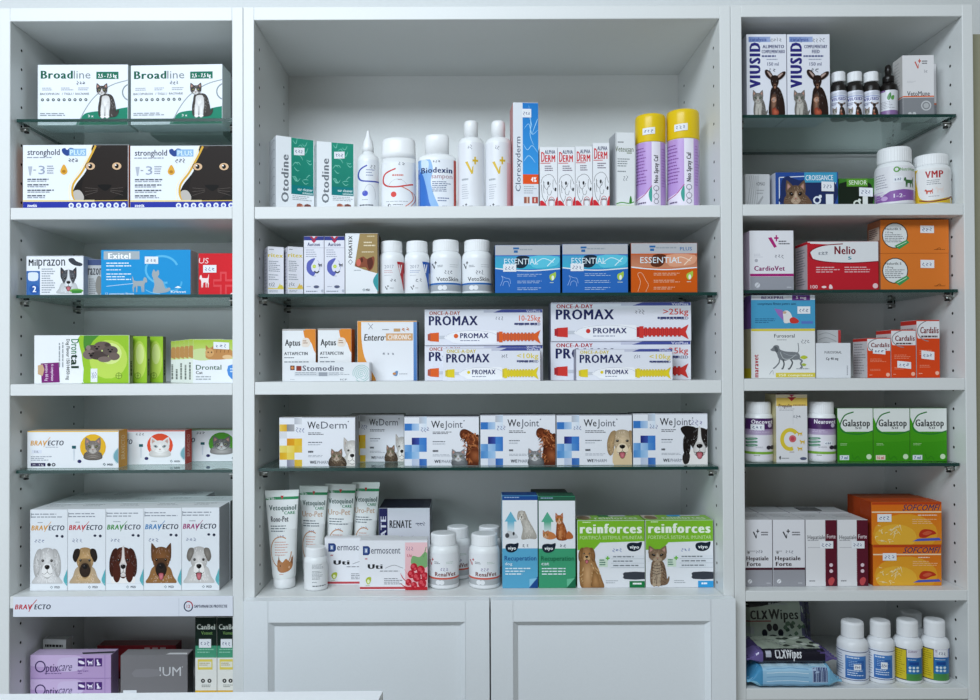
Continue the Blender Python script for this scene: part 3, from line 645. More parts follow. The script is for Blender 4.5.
for x0,x1,tp,Yk,bg,kind,sc,tc,lb in ((27.2,118.6,430.8,.04,'#e8b62c','t','#e2a03a','#f3d8a0','long white box with tabby cat in a yellow circle and orange end'),
        (112,185,430.4,.085,'#e2502e','w','#cc3a2a','#f0b0a0','long white box with white cat in a red circle and red end'),
        (180,243,429.4,.13,'#4f9a2e','g','#4f9a2e','#cfe8c0','long white box with grey cat in a green circle')):
    carton('medicine_box',lb,'box',x0,x1,tp,'LG3',Yk,.035,{'f':'#eceff2','r':sc,'t':sc,'l':'#ddd'},art_bc(bg,kind,kind=='t',''),0,None,sides={'r':side_or(sc,tc),'t':lambda a,bg=sc:(a.R(0,0,100,100,'#d9c9b4' if bg=='#e2a03a' else '#d6c4be'),a.R(0,0,100,30,bg))})
dogs=[('#d79a3e','little white fluffy dog',lambda a:dog_head(a,'#e6e4e2','#dcdad8','#efedeb','flop',chest='#e9e7e6')),
 ('#c2343c','black-masked pug',lambda a:dog_head(a,'#cda672','#2a221e','#3a2c24','small',mask='#3a2b23',chest='#d2b080')),
 ('#3a8c3c','brown and white spaniel',lambda a:(a.S([(24,60),(76,60),(90,101),(10,101)],'#efece8',3),dog_head(a,'#5c2c1c','#4a2014','#f0ece8','flop',blaze='#ece6e0'),a.E(28,72,14,26,'#4a2014'),a.E(72,72,14,26,'#4a2014'))),
 ('#3b7fb6','german shepherd dog',lambda a:dog_head(a,'#8a5a32','#6e4526','#2a201a','up',mask='#2c211a',chest='#a87844',tongue=True)),
 ('#9c2f6e','smiling white and grey dog',lambda a:dog_head(a,'#e4e0dc','#8d867e','#efece8','small',tongue=True,chest='#e6e2de'))]
def art_bd(c,dg):
    def f(a):
        a.R(0,0,100,100,'#e4e8ec'); a.L(3,5,90,12,2,'#8a909a',.35); a.R(2,4,3.4,10,'#55606a')
        a.L(20,15.5,40,17.5,1,'#8a909a')
        bravecto(a,3,19.5,92,25.5,c); a.E(72,32.5,4,1.5,'#2a2f44'); a.C(86,33,1.2,'#2a2f44'); a.H(12,36,40,41,'#56648c',3,.4); 
        dg(a.sub(8,43,84,91)); a.R(0,91,100,100,'#e4e8ec')
        a.S([(103,72),(94,80),(90,88),(103,94)],'#5fb0b8',3); a.K([(0,91),(100,91)],.2,'#c8ccd0'); msd(a,58,95.5,4); a.T('MSD',66,94,80,96.8,'#3a4450',2)
    return f
bx=[30,67.6,105.7,143.8,181.6,219.4]
for i,(c,nm,dg) in enumerate(dogs):
    tp=509.6-.5*i
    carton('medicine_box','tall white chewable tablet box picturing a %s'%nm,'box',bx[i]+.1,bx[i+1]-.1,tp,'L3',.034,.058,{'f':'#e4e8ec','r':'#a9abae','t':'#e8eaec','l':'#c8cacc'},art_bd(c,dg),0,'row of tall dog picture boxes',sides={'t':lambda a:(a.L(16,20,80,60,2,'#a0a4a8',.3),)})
for row in (1,2):
    for i,(c,nm,dg) in enumerate(dogs):
        Yk=.034+.0595*row+.004
        xa=at(bx[i],550,.034).x; 
        # keep in line behind the front box: same world x, deeper
        q=lambda px: 466+(px-466)*(1.364/(1.33+Yk))
        if row==2 and i==4: continue
        carton('medicine_box','tall white box standing %s behind the %s box'%(('directly','two places')[row-1],nm),'box',q(bx[i])+.1,q(bx[i+1])-.1,(366+(509.6-.5*i-366)*(1.364/(1.33+Yk))) ,'L3',Yk,.058,{'f':'#dfe3e6','r':('#5c605e' if i==4 else '#a9abae'),'t':'#e2e4e6','l':'#c8cacc'},None,0,'back rows of tall boxes',sides={'t':lambda a:(a.L(16,20,80,60,2,'#a0a4a8',.3),)})
# shelf edge strip
p=at(13.5,597,-.001);p2=at(233,616.6,-.001)
zt_=SH['L3']+.0006; zb_=zt_-.0325
o=thing('shelf_sign','long white sign strip with red and navy lettering on the lower left shelf edge','sign',((p.x+p2.x)/2,-.0012,zb_))
b=MB(); W_=p2.x-p.x; H_=zt_-zb_; b.box(-W_/2,-.0010,0,W_/2,.0010,H_,'#e3e7f0',.0002)
A=Art(W_,H_)
A.T('BRAV',.8,38,8.8,62,'#c22a3c',2,.2); A.T('ECTO',9.6,38,17.2,62,'#1d2340',2,.2); A.K([(7.2,74),(8.6,44),(10.8,14)],.7,'#c22a3c')
A.K([(75.5,10),(75.5,100)],.4,'#c2c8d2',False)
A.O(79.8,50,1.9,24,1.1,'#2a3050',0,250,taper=False); A.O(79.8,50,1.9,24,1.1,'#b0283c',250,360); A.T('12',79,42,80.6,58,'#b0283c',1)
A.T('SAPTAMANI DE PROTECTIE',82.5,43,97.5,57,'#2a3050',2)
b.art(A,lambda x,y,off:(-W_/2+x,-.0010-off,H_-y)); b.build('sign_panel',CARD,o)
# ---- bottom left bay
def art_opt(a):
    a.R(0,0,100,100,'#b89cc8'); a.S([(0,0),(30,-4),(62,6),(50,44),(20,50),(-4,40)],'#c9b2d6',4); a.R(0,95,100,100,'#a88cbc')
    a.S([(36,16),(52,10),(66,14),(64,60),(40,70),(34,50)],'#cdbcdc',3)
    a.O(12.5,48,6,22,1.3,'#3a2a5a'); a.T('ptix',19,38,35,70,'#3a2a5a',1,.1); a.T('care',35,42,52,66,'#4a3a6a',0,.5); a.L(18,76,42,82,1,'#5a4a78')
    for k in range(3): a.R(59+k*10.5,14,68+k*10.5,48,'#4a2870')
    a.E(63.5,31,3.2,8,'#efe6f6',a=-.3); dogsil(a.sub(70.5,20,77.5,44),'#efe6f6'); catsil(a.sub(81.5,18,87.5,44),'#efe6f6')
    a.T('Eye Care',59,62,72,70,'#5a3080',1); a.L(59,76,66,82,1,'#6a4a8a'); a.R(92,0,93,100,'#a58abc')
zq=None
o,zq=carton('supplement_box','lower purple eye care box of the stack of two','box',30.2,111,679,'L4',.05,.03,{'f':'#b89cc8','r':'#8d789c','t':'#cdb9da'},art_opt,0,'purple eye care boxes')
carton('supplement_box','upper purple eye care box of the stack of two, partly open','box',30.2,111,655,'L4',.05,.03,{'f':'#b89cc8','r':'#8d789c','t':'#cdb9da'},art_opt,0,'purple eye care boxes',zb=zq,sides={'t':lambda a:(a.P([(60,60),(100,40),(100,70),(64,86)],'#3a3a40'),)})
carton('medicine_box','white carton with black writing standing behind the purple boxes','box',43,66,639,'L4',.092,.02,{'f':'#a9aca8'},lambda a:(a.L(8,10,90,16,1,'#222',.8),a.L(8,22,70,26,1,'#333',.7)),-5)
o,zr=carton('medicine_box','dark red box lying at the back of the bottom left bay, under the flat one','box',97,176,656,'L4',.15,.03,{'f':'#a03038','t':'#6a3a3a','r':'#702028'},lambda a:[a.R(62+k*8,20,68+k*8,80,'#e0c0c0') for k in range(3)],0)
carton('medicine_box','flat dark red box lying on top at the back of the bottom left bay','box',97,176,645.5,'L4',.15,.03,{'f':'#b03a42','t':'#7c4a46','r':'#702028'},lambda a:[a.R(60+k*10,20,67+k*10,85,'#e4c4c4') for k in range(3)],0,zb=zr)
def art_ium(a):
    a.R(0,0,100,100,'#7c7a7c'); a.T('IUM',58,25,90,44,'#cfcfd2',0); a.T("'",91.5,24,93,30,'#c8c8cc',0); a.S([(22,30),(56,30),(58,44),(20,46)],'#858386',2)
o,_z=carton('medicine_box','dark grey box with thin silver capitals in the bottom left bay','box',120.6,187.6,655.3,'L4',.045,.03,{'f':'#7c7a7c','r':'#5c5a5a','t':'#8d8b8c'},art_ium,0,pl=[(4,74,24,96,0)],sides={'t':lambda a:(a.P([(70,60),(96,60),(98,86),(66,86)],'#e8e8e8'),)})
def art_cb(a):
    a.R(0,0,100,100,'#ecece6'); a.R(0,84,100,100,'#e6b93a'); a=a.sub(0,0,100,91); a.R(0,0,100,36,'#15251e'); a.R(0,36,100,51,'#3f9070','#4fa07e'); a.L(10,40,90,47,2,'#8fc8ac',.4)
    a.T('CanBel',8,9,92,15.5,'#e8efe6',2); a.T('Vomet',28,18,80,22,'#7fa860',1)
    a.R(12,53,80,66,'#e6d460'); a.R(17,56,75,63,'#eceadc'); a.L(20,57.5,70,62,2,'#aa9a40',.4)
    for u in (36,66): a.C(u,80,1.7,'#26282a'); a.E(u,80,3,1,'#ecece6')
    a.L(30,85,80,89,2,'#6a7068',.35); a.R(0,92,100,109,'#e6b93a')
for k,(x0,x1) in enumerate(((195.2,216.8),(217.2,237.4))):
    carton('supplement_box',('tall dark green and white box, left of the pair at the bottom','tall dark green and white box, right of the pair, cut by the cabinet side')[k],'box',x0,x1,617,'L4',.035,.05,{'f':'#ecece6','l':'#20382e','t':'#15251e'},art_cb,0,'dark green and white boxes',pl=[(18,25,74,35,0)])
# ================================================================== CENTRE, TOP BAY
def pool(a,c,lt,n=14,seed=1):
    R_=random.Random(seed)
    for i in range(n):
        x,y=R_.uniform(0,100),R_.uniform(0,100)
        a.K([(x,y),(x+R_.uniform(8,26),y+R_.uniform(-12,12)),(x+R_.uniform(20,45),y+R_.uniform(-14,14))],.6,lt,taper=True)
def art_oto(a):
    a.R(0,0,100,100,'#e9edf0'); a.T('Otodine',13,24,32,88,'#747a80',2,rot=90)
    g=a.sub(39,0,98,76); g.R(0,0,100,100,'#2a9078','#1c7a6a'); 
    R_=random.Random(3)
    for i in range(16):
        x,y=R_.uniform(2,70),R_.uniform(4,80); g.K([(x,y),(x+14,y+R_.uniform(-8,8)),(x+R_.uniform(18,28),y+R_.uniform(-10,10))],.7,'#7fcdb8',taper=True)
    g.R(0,84,100,100,'#157a7c'); g.T('ear cleaner',28,88,96,93,'#e8f6f4',1); g.T('solution',50,94.5,96,98.5,'#e8f6f4',1)
    a.L(42,78,96,85,3,'#9aa2a8',.35)
    a.S([(54,89),(68,89),(70,99),(54,99)],'#a8604c',2); a.S([(74,89),(90,89),(92,99),(74,99)],'#7c4a44',2); a.R(66,90,71,99,'#d9a088')
def art_scr(a):
    for k in range(8): a.K([(30,8+k*12),(60,4+k*12),(80,6+k*12)],.5,'#8a9098')
for k,(x0,x1,tp) in enumerate(((276.2,314.2,135.2),(316.8,354.2,141))):
    carton('ear_cleaner_box',('white and green ear cleaner box at the left end of the top shelf','white and green ear cleaner box between its twin and the nozzle bottle')[k],'box',x0,x1,tp,'C1',.033+.006*k,(.045,.034)[k],{'f':'#e9edf0','l':'#c4c8cc'},art_oto,(28,17)[k],'white and green ear cleaner boxes',pl=[(46,13,74,23,.05)],sides={'l':art_scr})
def art_drop(a):
    a.R(0,0,100,100,'#e4e8ec'); a.K([(45,12),(14,20),(6,32),(20,42),(60,44),(99,43)],1.5,'#3848a8'); a.L(40,20,85,36,3,'#8c94b4',.35); a.C(36,68,2.4,'#4656c0'); a.O(56,72,26,22,.4,'#b6bcc6',190,380); a.L(12,90,74,96,1,'#5a6068'); a.H(60,10,85,20,n=2,w=.4); a.L(22,80,60,83,1,'#a0a6ac')
bottle('ear_drop_bottle','white nozzle bottle with a blue swoosh beside the ear cleaner boxes','bottle',357.3,379,130.5,'C1',.06,
    [(.92,0),(1,.03),(1,.60),(.95,.66),(.72,.70),(.50,.715),(.50,.74)],[(.52,.735),(.52,.79),(.44,.86),(.20,.93),(.13,.985),(.08,1)],ry=1,lab=(.02,.62),art=art_drop,capname='nozzle')
def art_swr(a):
    a.R(0,0,100,100,'#e6e9ec'); a.K([(44,14),(14,24),(8,40),(20,50),(50,52),(92,46)],1.6,'#c8403c'); a.L(34,26,70,34,1,'#d08078'); a.L(50,36,66,40,1,'#a04040'); a.C(38,68,2.4,'#d8443c'); a.O(50,62,30,26,.4,'#b8bec4',200,330)
    a.K([(60,52),(86,62),(90,80),(60,99)],.8,'#d0643c'); a.K([(66,54),(94,66),(96,82),(76,99)],.5,'#b8543c'); a.L(16,82,84,84.5,1,'#9aa0a6'); a.C(26,91,1.4,'#3a3e44'); a.C(27,91,.9,'#e6e9ec'); a.L(36,89,74,92,1,'#6a7078'); a.H(50,0,72,8,n=2,w=.4); a.T('N',18,97,24,101,'#334',1)
bottle('shampoo_bottle','white oval bottle with a red swoosh on the top shelf','bottle',381.2,416.2,137,'C1',.062,
    [(.90,0),(.97,.02),(1,.05),(1,.50),(.985,.72)],[(.975,.722),(.97,.80),(.955,.95),(.90,.985),(.80,1)],ry=.62,lab=(.02,.66),art=art_swr)
def art_bio(a):
    a.R(0,0,100,100,'#e8ecf2'); b=a
    b.S([(2,-2),(30,-2),(40,20),(34,44),(42,70),(56,104),(2,104)],'#8fb8e4',4); b.S([(2,30),(12,28),(22,54),(30,84),(38,104),(2,104)],'#3a72c4',4); b.R(0,0,6,100,'#2b5cae'); b.S([(10,0),(28,4),(26,22),(12,20)],'#cfe2f4',3)
    b.T('Biodexin',9,16,90,27,'#1c3468',2); b.T('sampon',36,32,90,38,'#b08a94',1); b.L(38,44,90,66,6,'#5c6c90',.4); b.L(52,76,88,86,2,'#6a78a0',.4); b.R(93.5,0,100,100,'#c24a3c'); b.T('250 ml',64,92,88,96,'#5a6890',1); b.H(40,1,60,8,n=3,w=.4); b.E(22,98,10,6,'#dce8f4')
bottle('shampoo_bottle','white shampoo bottle with blue label and red right stripe','bottle',418.3,456,134,'C1',.062,
    [(.92,0),(.98,.015),(1,.04),(1,.66),(.985,.70),(.80,.735),(.62,.745)],[(.63,.742),(.63,.97),(.58,.995),(.50,1)],ry=.6,lab=(.015,.66),art=art_bio)
def art_vp(t):
    def f(a):
        a.R(0,0,100,100,'#e4e6ea'); vplus(a,28,22,78,48,'#d8b62c'); a.H(38,4,56,12,n=2,w=.4); a.L(16,54,40,60,1,'#a4aab0'); a.L(16,63,44,86,7,'#b8bcc4',.35); vplus(a,18,91,36,100,'#3c4048'); a.L(40,95,60,98,1,'#60666c')
        if t: a.R(82,30,100,100,'#e6ccd0','#dca8b0')
    return f
for k,(x0,x1) in enumerate(((457.8,484.2),(485,511.3))):
    bottle('shampoo_bottle',('white slim round bottle with yellow cross mark, left of the pair','white slim round bottle with yellow cross mark, right of the pair')[k],'bottle',x0,x1,120.2,'C1',.06,
      [(.90,0),(.97,.01),(1,.03),(1,.72),(.97,.765),(.86,.795),(.66,.81),(.52,.815)],[(.535,.812),(.535,.96),(.50,.99),(.42,1)],lab=(.01,.74),art=art_vp(k),group='white bottles with a yellow mark')
def art_clo(a):
    a.R(0,0,100,100,'#dfe4ea'); a.T('Clorexyderm',9,32,29,83,'#5a6478',1,rot=90)
    g=a.sub(38,0,100,67); g.R(0,0,100,100,'#1f78c4','#3a9ae0'); 
    for p in (((10,36),(40,30),(60,44),(98,38)),((40,4),(52,30),(48,46),(70,60)),((4,58),(30,66),(60,60),(96,70)),((20,14),(44,20),(60,34)),((60,44),(86,28),(99,22)),((6,82),(40,74),(80,84))): g.K(p,.7,'#a8d8f4',taper=True)
    a.R(38,67,100,76,'#e8541e'); a.T('4%',70,69.5,92,74,'#fff',2); a.L(42,78,96,86,4,'#a6acb4',.35); a.R(42,88,64,94,'#9a5a4a'); a.R(74,88,97,94,'#b04a40'); a.R(52,88,58,94,'#e0b8a0'); a.R(82,89,88,93,'#e8c8b8')
carton('shampoo_box','tall slim white box with blue water panel and orange band','box',513,538.3,102.3,'C1',.035,.05,{'f':'#dfe4ea','l':'#c88a8a','r':'#c0c4ca'},art_clo,3,pl=[(36,6,72,14,0)])
def art_alp(a):
    a.R(0,0,100,100,'#eaecef'); a.T('ALPHA',28,5,88,11,'#2a3060',2); a.T('D',8,8,28,24,'#cf2a34',2); a.T('ERM',30,13,88,24,'#cf2a34',2); a.K([(4,26),(60,26)],.7,'#cf2a34',False)
    a.L(28,30,88,40,3,'#6a5a70',.45); K='#2a2a2e'
    a.K([(6,58),(14,50),(30,46),(50,44),(70,46),(84,52),(94,60)],.35,K); a.K([(20,54),(26,64),(40,68),(46,64)],.4,K); a.K([(60,58),(52,64),(48,62)],.4,K); a.K([(76,52),(74,64),(86,70),(94,66)],.35,K); a.E(47,58,6,3,K); a.E(88,68,5,3,K)
    a.K([(8,60),(14,78),(30,88),(34,99)],.4,K); a.K([(40,68),(46,76),(60,76),(66,70)],.35,K); a.K([(30,88),(40,84),(44,78)],.35,K); a.K([(24,56),(20,66),(24,74)],.3,K)
    a.S([(-2,88),(16,86),(40,94),(60,101),(-2,101)],'#cf2a34',3); a.S([(96,80),(101,84),(101,101),(84,101),(86,90)],'#cf2a34',3); a.O(66,90,20,10,.5,'#c04850'); a.O(66,90,14,7,.4,'#888'); a.L(50,84,86,88,1,'#8a6a70')
nm=('next to the tall blue-panelled box','second from the blue-panelled box','third from the blue-panelled box','next to the grey spray box')
for k,(x0,x1,tp) in enumerate(((539.8,557.4,147),(557.8,575,147),(575.4,592.4,146.4),(592.8,609.4,143))):
    carton('ointment_box','small red and white box with a dog face drawing, '+nm[k],'box',x0,x1,tp,'C1',.035,.035,{'f':'#eaecef','l':'#d0d2d6'},art_alp,0,'red and white boxes with dog face drawings')
def art_vet(a):
    a.R(0,0,100,100,'#e6e9ea'); a.R(0,0,6,100,'#c8cbcd'); a.L(12,12,50,15,1,'#60646a'); a.T('Veteusan',-2,18,96,25,'#5c6a4c',1); a.L(60,26,94,29,1,'#6a7a50'); a.L(10,34,84,46,4,'#7c8488',.4); a.L(10,50,60,53,1,'#7c8488'); a.H(40,56,68,64,n=2,w=.4)
    a.K([(2,93),(30,91),(70,92),(98,90)],1.0,'#4c9a3c'); a.S([(72,92),(74,86),(80,82),(86,87),(84,92)],'#3c8a34',3); a.R(4,94,96,99,'#cfe0b0','#e0ecc8')
carton('spray_box','plain white box with a green drop and line near its foot','box',615.6,634.2,132.2,'C1',.035,.04,{'f':'#e6e9ea','l':'#a8abaf'},art_vet,6,None)
def art_neo(a):
    a.R(0,0,100,100,'#bd9ad6'); a.R(54,0,82,100,'#ece8f2'); a.S([(-2,86),(30,78),(54,70),(54,102),(-2,102)],'#e8e2ee',3); a.K([(0,86),(28,80),(54,66)],.9,'#b04a90'); a.S([(54,68),(44,76),(46,86),(54,90)],'#2c9a8c',3)
    a.L(4,8,42,66,12,'#7c4a94',.32); a.L(86,10,99,70,14,'#a07cba',.3); a.L(10,90,44,95,1,'#5a4a70')
    a.T('Neo Spray Caf',61,20,74,62,'#1c1c28',2,rot=90); a.C(68,70,2.4,'#8a8a98'); a.C(68,70,1.8,'#ece8f2'); a.O(68,82,8,4,.5,'#6a6a78'); a.O(68,90,7,3.4,.5,'#6a6a78'); a.K([(68,72),(68,78)],.5,'#6a6a78',False)
for k,(x0,x1,tp) in enumerate(((635.3,665.4,113),(666.6,698.8,108.4))):
    o=bottle('spray_can',('lilac spray can with yellow cap, the shorter left one','lilac spray can with yellow cap, the right one nearest the cabinet side')[k],'spray can',x0,x1,tp,'C1',.060,
      [(.93,0),(.98,.008),(.98,.70),(.96,.705)],[(.985,.700),(1,.71),(1,.94),(.985,.975),(.94,.992),(.80,1)],'#c9c9d0','#e6c41c',lab=(.01,.695),art=art_neo,group='lilac spray cans')
    # sticker on the cap
    R0=o.children[0].data; x=max(v.co.x for v in o.children[1].data.vertices); h=max(v.co.z for v in o.children[1].data.vertices)
    fn=lambda X,Yy,off,x=x,h=h:((x+off+.0003)*math.sin(-.5+X/x),-(x+off+.0003)*math.cos(-.5+X/x),h*.845-Yy)
    A=Art(x*.8,h*.075); A.P([(0,8),(100,0),(100,92),(0,100)],'#e9ecf0'); A.H(12,24,90,78,'#5a6088',3,.5)
    b=MB(); b.art(A,fn,8,1,off0=.0004); b.build('price_label',PAPER,o)
# ================================================================== CENTRE, SECOND BAY (glass)
def art_ypx(k):
    def f(a):
        a.R(0,0,100,100,'#e4e4ea'); a.R(0,0,100,2,'#d8d8dc'); a.L(8,5,40,9,1,'#7c8088'); a.T('ritex',0,14,96,22,'#d9c44a',2)
        a.L(4,30,80,54,6,'#7c8490',.35); a.L(4,58,70,72,3,'#8c94a0',.35); a.H(6,74,46,84,n=3,w=.45)
        a.S([(60,87),(70,80),(76,76),(80,80),(90,79),(98,87)],'#dccb52' if k==0 else '#e0bc54',3); a.R(0,86,98,88,'#e0cc60'); a.L(8,91,80,96,2,'#8a909a',.35)
    return f
for k,(x0,x1) in enumerate(((268,283.7),(288,303.2))):
    carton('ear_cleaner_box',('pale box with faint yellow lettering, leftmost on the middle glass shelf','pale box with faint yellow lettering, second from left on the middle glass shelf')[k],'box',x0,x1,246.3,'CG1',.03,.034,{'f':'#e4e4ea','l':'#c9c9d2','r':'#b4b4ba'},art_ypx(k),25,sides={'l':lambda a:a.L(20,10,80,96,12,'#9a9cae',.3)})
def art_apt(a):
    a.R(0,0,100,100,'#e2e3ec'); a.R(0,0,100,7,'#343c84'); a.P([(28,0),(72,0),(50,8)],'#b03044'); a.P([(40,0),(60,0),(50,4)],'#d0d0e0'); a.P([(36,7),(64,7),(50,12)],'#c0385a')
    a.T('Aurizon',18,11,80,17,'#34406c',2); a.K([(0,20),(100,20)],.3,'#a0a0b0',False); a.L(10,23,70,38,4,'#a0a4b4',.35)
    a.S([(34,40),(56,38),(44,46),(36,52),(42,60),(58,62),(48,68),(30,66),(14,58),(16,46)],'#5c64b4',4); a.C(52,52,1.5,'#b8cc50'); a.C(52,52,.9,'#cfe06c'); a.O(52,52,28,12,.3,'#8890c8',-60,60)
    dogsil(a.sub(70,46,92,53),'#383c48'); a.K([(52,60),(64,63),(76,60)],1.3,'#30343c'); a.L(40,68,62,70,1,'#8a8ea0'); a.L(14,86,40,88,1,'#9a9eb0'); a.E(62,87,14,2.6,'#5a607c'); a.L(10,94,80,97,1,'#7a8090'); a.E(92,94,6,2.6,'#b8bcc8')
for k,(x0,x1) in enumerate(((303.9,323.9),(324.4,344.6))):
    carton('ear_drop_box',('lilac and white box with blue ring mark, left of the pair','lilac and white box with blue ring mark, right of the pair, beside the gold box')[k],'box',x0,x1,236.2,'CG1',.03,.045,{'f':'#e2e3ec','l':'#c2c2cc'},art_apt,0,'lilac boxes with a blue ring')
def art_pos(a):
    a.R(0,0,100,100,'#e9ecef'); a.P([(44,0),(97,0),(97,66),(58,60),(28,54)],'#a38a5a'); a.R(97,0,100,100,'#5a4c3a'); a.T('POSATEX',10,4,21,40,'#2c2c30',2,rot=90); a.K([(15.5,43),(22,47),(15.5,51),(9,47),(15.5,43)],.5,'#40444c',False)
    a.L(56,14,94,24,2,'#e8dcc0',.4); a.L(50,30,94,33,1,'#e8dcc0'); a.L(66,4,94,8,1,'#d8c8a0')
    a.S([(40,42),(54,38),(66,42),(86,38),(88,48),(82,58),(70,62),(62,56),(44,56),(32,54),(30,50)],'#8a4a34',4); a.S([(66,44),(80,40),(84,52),(72,60)],'#5c2c22',3); a.E(40,48,7,6,'#d06a58'); a.E(50,44,4,4,'#5a2c20'); a.L(26,60,52,63,1,'#a0a8b0')
    a.S([(101,66),(88,72),(84,80),(92,90),(101,94)],'#3c9aa0',4); msd(a,56,93,5); a.T('MSD',62,91,74,95,'#3a4450',2)
carton('ear_drop_box','white and gold ear drop box with two dogs and teal edge','box',345.3,378.3,233.3,'CG1',.03,.04,{'f':'#e9ecef','t':'#8c764c','r':'#5a4c3a'},art_pos,0)
def art_cv(col,txt):
    def f(a):
        a.R(0,0,100,100,'#e9ebee'); a.T(txt,22,16,58,26,'#a0a4b0',1); a.L(22,32,66,42,2,'#c89aa0' if col=='#b8202c' else '#9aa8c8',.35); a.L(22,46,50,49,1,'#a8acb4'); a.H(44,56,72,68,n=2,w=.45)
        a.P([(70,6),(100,6),(100,70),(96,92),(88,60)],col); a.T('V',76,14,90,40,'#e9ebee',2); vplus(a,24,76,40,90,'#2e3036'); a.L(42,84,60,87,1,'#60646c')
    return f
for k,(x0,x1,col,tx) in enumerate(((379,404.3,'#b8202c','2017'),(404.6,429.6,'#1f58b0','2017'))):
    bottle('supplement_bottle',('white supplement bottle with a red wedge on its label','white supplement bottle with a blue wedge on its label')[k],'bottle',x0,x1,240.4,'CG1',.055,PILL,PILLCAP,lab=(.02,.64),art=art_cv(col,tx),ridge=.03)
def art_vs(a):
    a.R(0,0,100,100,'#e8ebee'); vplus(a,6,8,22,30,'#20242c'); a.L(24,20,44,28,2,'#70747c',.4); a.L(62,18,90,30,2,'#c4c8cc',.3); a.H(46,34,72,48,n=3,w=.45); a.T('VetoSkin',20,54,88,66,'#2c3038',1); a.R(0,71,100,76,'#2468b4'); a.R(0,76,100,94,'#a9aeb4'); a.C(32,85,2,'#e9ebee'); a.C(46,85,2,'#e9ebee')
for k,(x0,x1) in enumerate(((430.3,461.4),(461.9,492.3))):
    bottle('supplement_bottle',('white skin supplement bottle with blue line, left of the pair','white skin supplement bottle with blue line, next to the blue cartons')[k],'bottle',x0,x1,239.2,'CG1',.057,PILL,PILLCAP,lab=(.02,.65),art=art_vs,group='skin supplement bottles with a blue line',ridge=.03)
def art_ess(base,mid,mid2,dog):
    def f(a):
        a.R(0,0,100,100,base); a.R(0,0,100,21,'#b9babd'); a.R(28,5,37,9,'#2c68a4'); a.R(29,11,35,16,'#2c68a4'); a.L(38,8,70,14,1,'#9aa0a6')
        if dog: a.T('PLUS',74,8,92,15,'#2c68a4',1)
        a.R(0,23,100,50,mid,mid2); a.S([(0,50),(20,48),(50,52),(80,50),(100,46),(100,40),(100,54),(0,54)],base,2)
        a.S([(34,24),(52,24),(50,40),(42,48),(30,44)],'#1a2c3c' if not dog else '#5a2c18',3); a.S([(54,24),(96,24),(96,40),(80,46),(58,46)],'#5cc4dc' if not dog else '#e0a080',3); a.K([(60,40),(74,28),(90,36)],.8,'#d0f0f8' if not dog else '#f4d8c0'); a.K([(80,44),(92,28)],1,'#d0f0f8' if not dog else '#f4d8c0')
        a.K([(0,48),(30,52),(60,53),(100,49)],1.2,'#e4ecf0'); a.T('ESSENTIAL' if dog else 'ESSENTIAL',14,28,76 if dog else 66,40,'#e0eef4',0)
        for y in (60,74,88): a.L(34,y,76,y+7,2,'#b8cce4' if not dog else '#f0c8a8',.3)
        if dog: a.K([(10,97),(14,78),(10,62),(16,60),(22,74),(26,84),(22,97)],.4,'#f4c8a4')
        else: a.K([(8,84),(12,70),(10,64),(16,68),(22,70),(24,80)],.4,'#a8c4ec'); a.K([(12,84),(14,76),(20,76),(22,86)],.4,'#a8c4ec')
        a.S([(84,62),(90,58),(93,56),(93,66),(88,74),(84,70)],'#a8c84c',3); a.E(88.5,68,2,5,'#eef4e8'); a.L(84,77,92,80,1,'#d0e0d0')
    return f
for k,(x0,x1,tp,bs,m1,m2,dg,lb) in enumerate(((495,560.2,245,'#2a68b8','#4aa0c8','#3ab0cc',0,'blue supplement box with white sticker, left of the two blue ones'),(562.3,628,244,'#2a68b8','#4aa0c8','#3ab0cc',0,'blue supplement box with white sticker, right of the two blue ones'),(631,697.3,243,'#cf5a14','#b86a4c','#cc8a68',1,'orange supplement box at the right end of the middle glass shelf'))):
    carton('supplement_box',lb,'box',x0,x1,tp,'CG1',.028,.06,{'f':bs,'l':'#1a2430','r':'#5a3a20' if dg else '#28303c','t':'#b9babd'},art_ess(bs,m1,m2,dg),0,None if dg else 'blue supplement boxes',pl=None if dg else [(12.5,40,32.5,55,0)])
# ---- board bay
def art_att(a):
    a.R(0,0,100,100,'#e9ebec'); a.S([(66,-2),(102,-2),(102,44),(94,40),(86,26),(70,20),(64,8)],'#df8a34',3); a.R(0,0,68,3,'#a8a29c')
    a.T('Aptus',8,20,54,32,'#24282e',2); a.S([(58,30),(62,18),(78,18),(84,26),(78,34),(62,34)],'#e8dcd0',3); a.L(62,22,78,30,2,'#9a6a40',.4); a.T('ATTAPECTIN',6,44,76,50,'#3a4048',2); a.L(6,54,40,58,1,'#7a8088'); a.L(6,62,80,88,5,'#8c9298',.4); a.H(44,68,60,82,n=2,w=.35); a.E(18,98,5,4,'#c8743c'); a.E(66,98,5,4,'#3c4048')
for k,(x0,x1,tp) in enumerate(((282.3,315.7,329),(317.9,351.4,328.6))):
    carton('medicine_box',('white and orange tablet box with dog silhouettes, left, behind the long flat carton','white and orange tablet box, right, between its twin and the tall orange-edged box')[k],'box',x0,x1,tp,'C2',.055,.045,{'f':'#e9ebec','l':'#c9cbcc','r':'#df8a34','t':'#dcdcdc'},art_att,0,'white and orange tablet boxes')
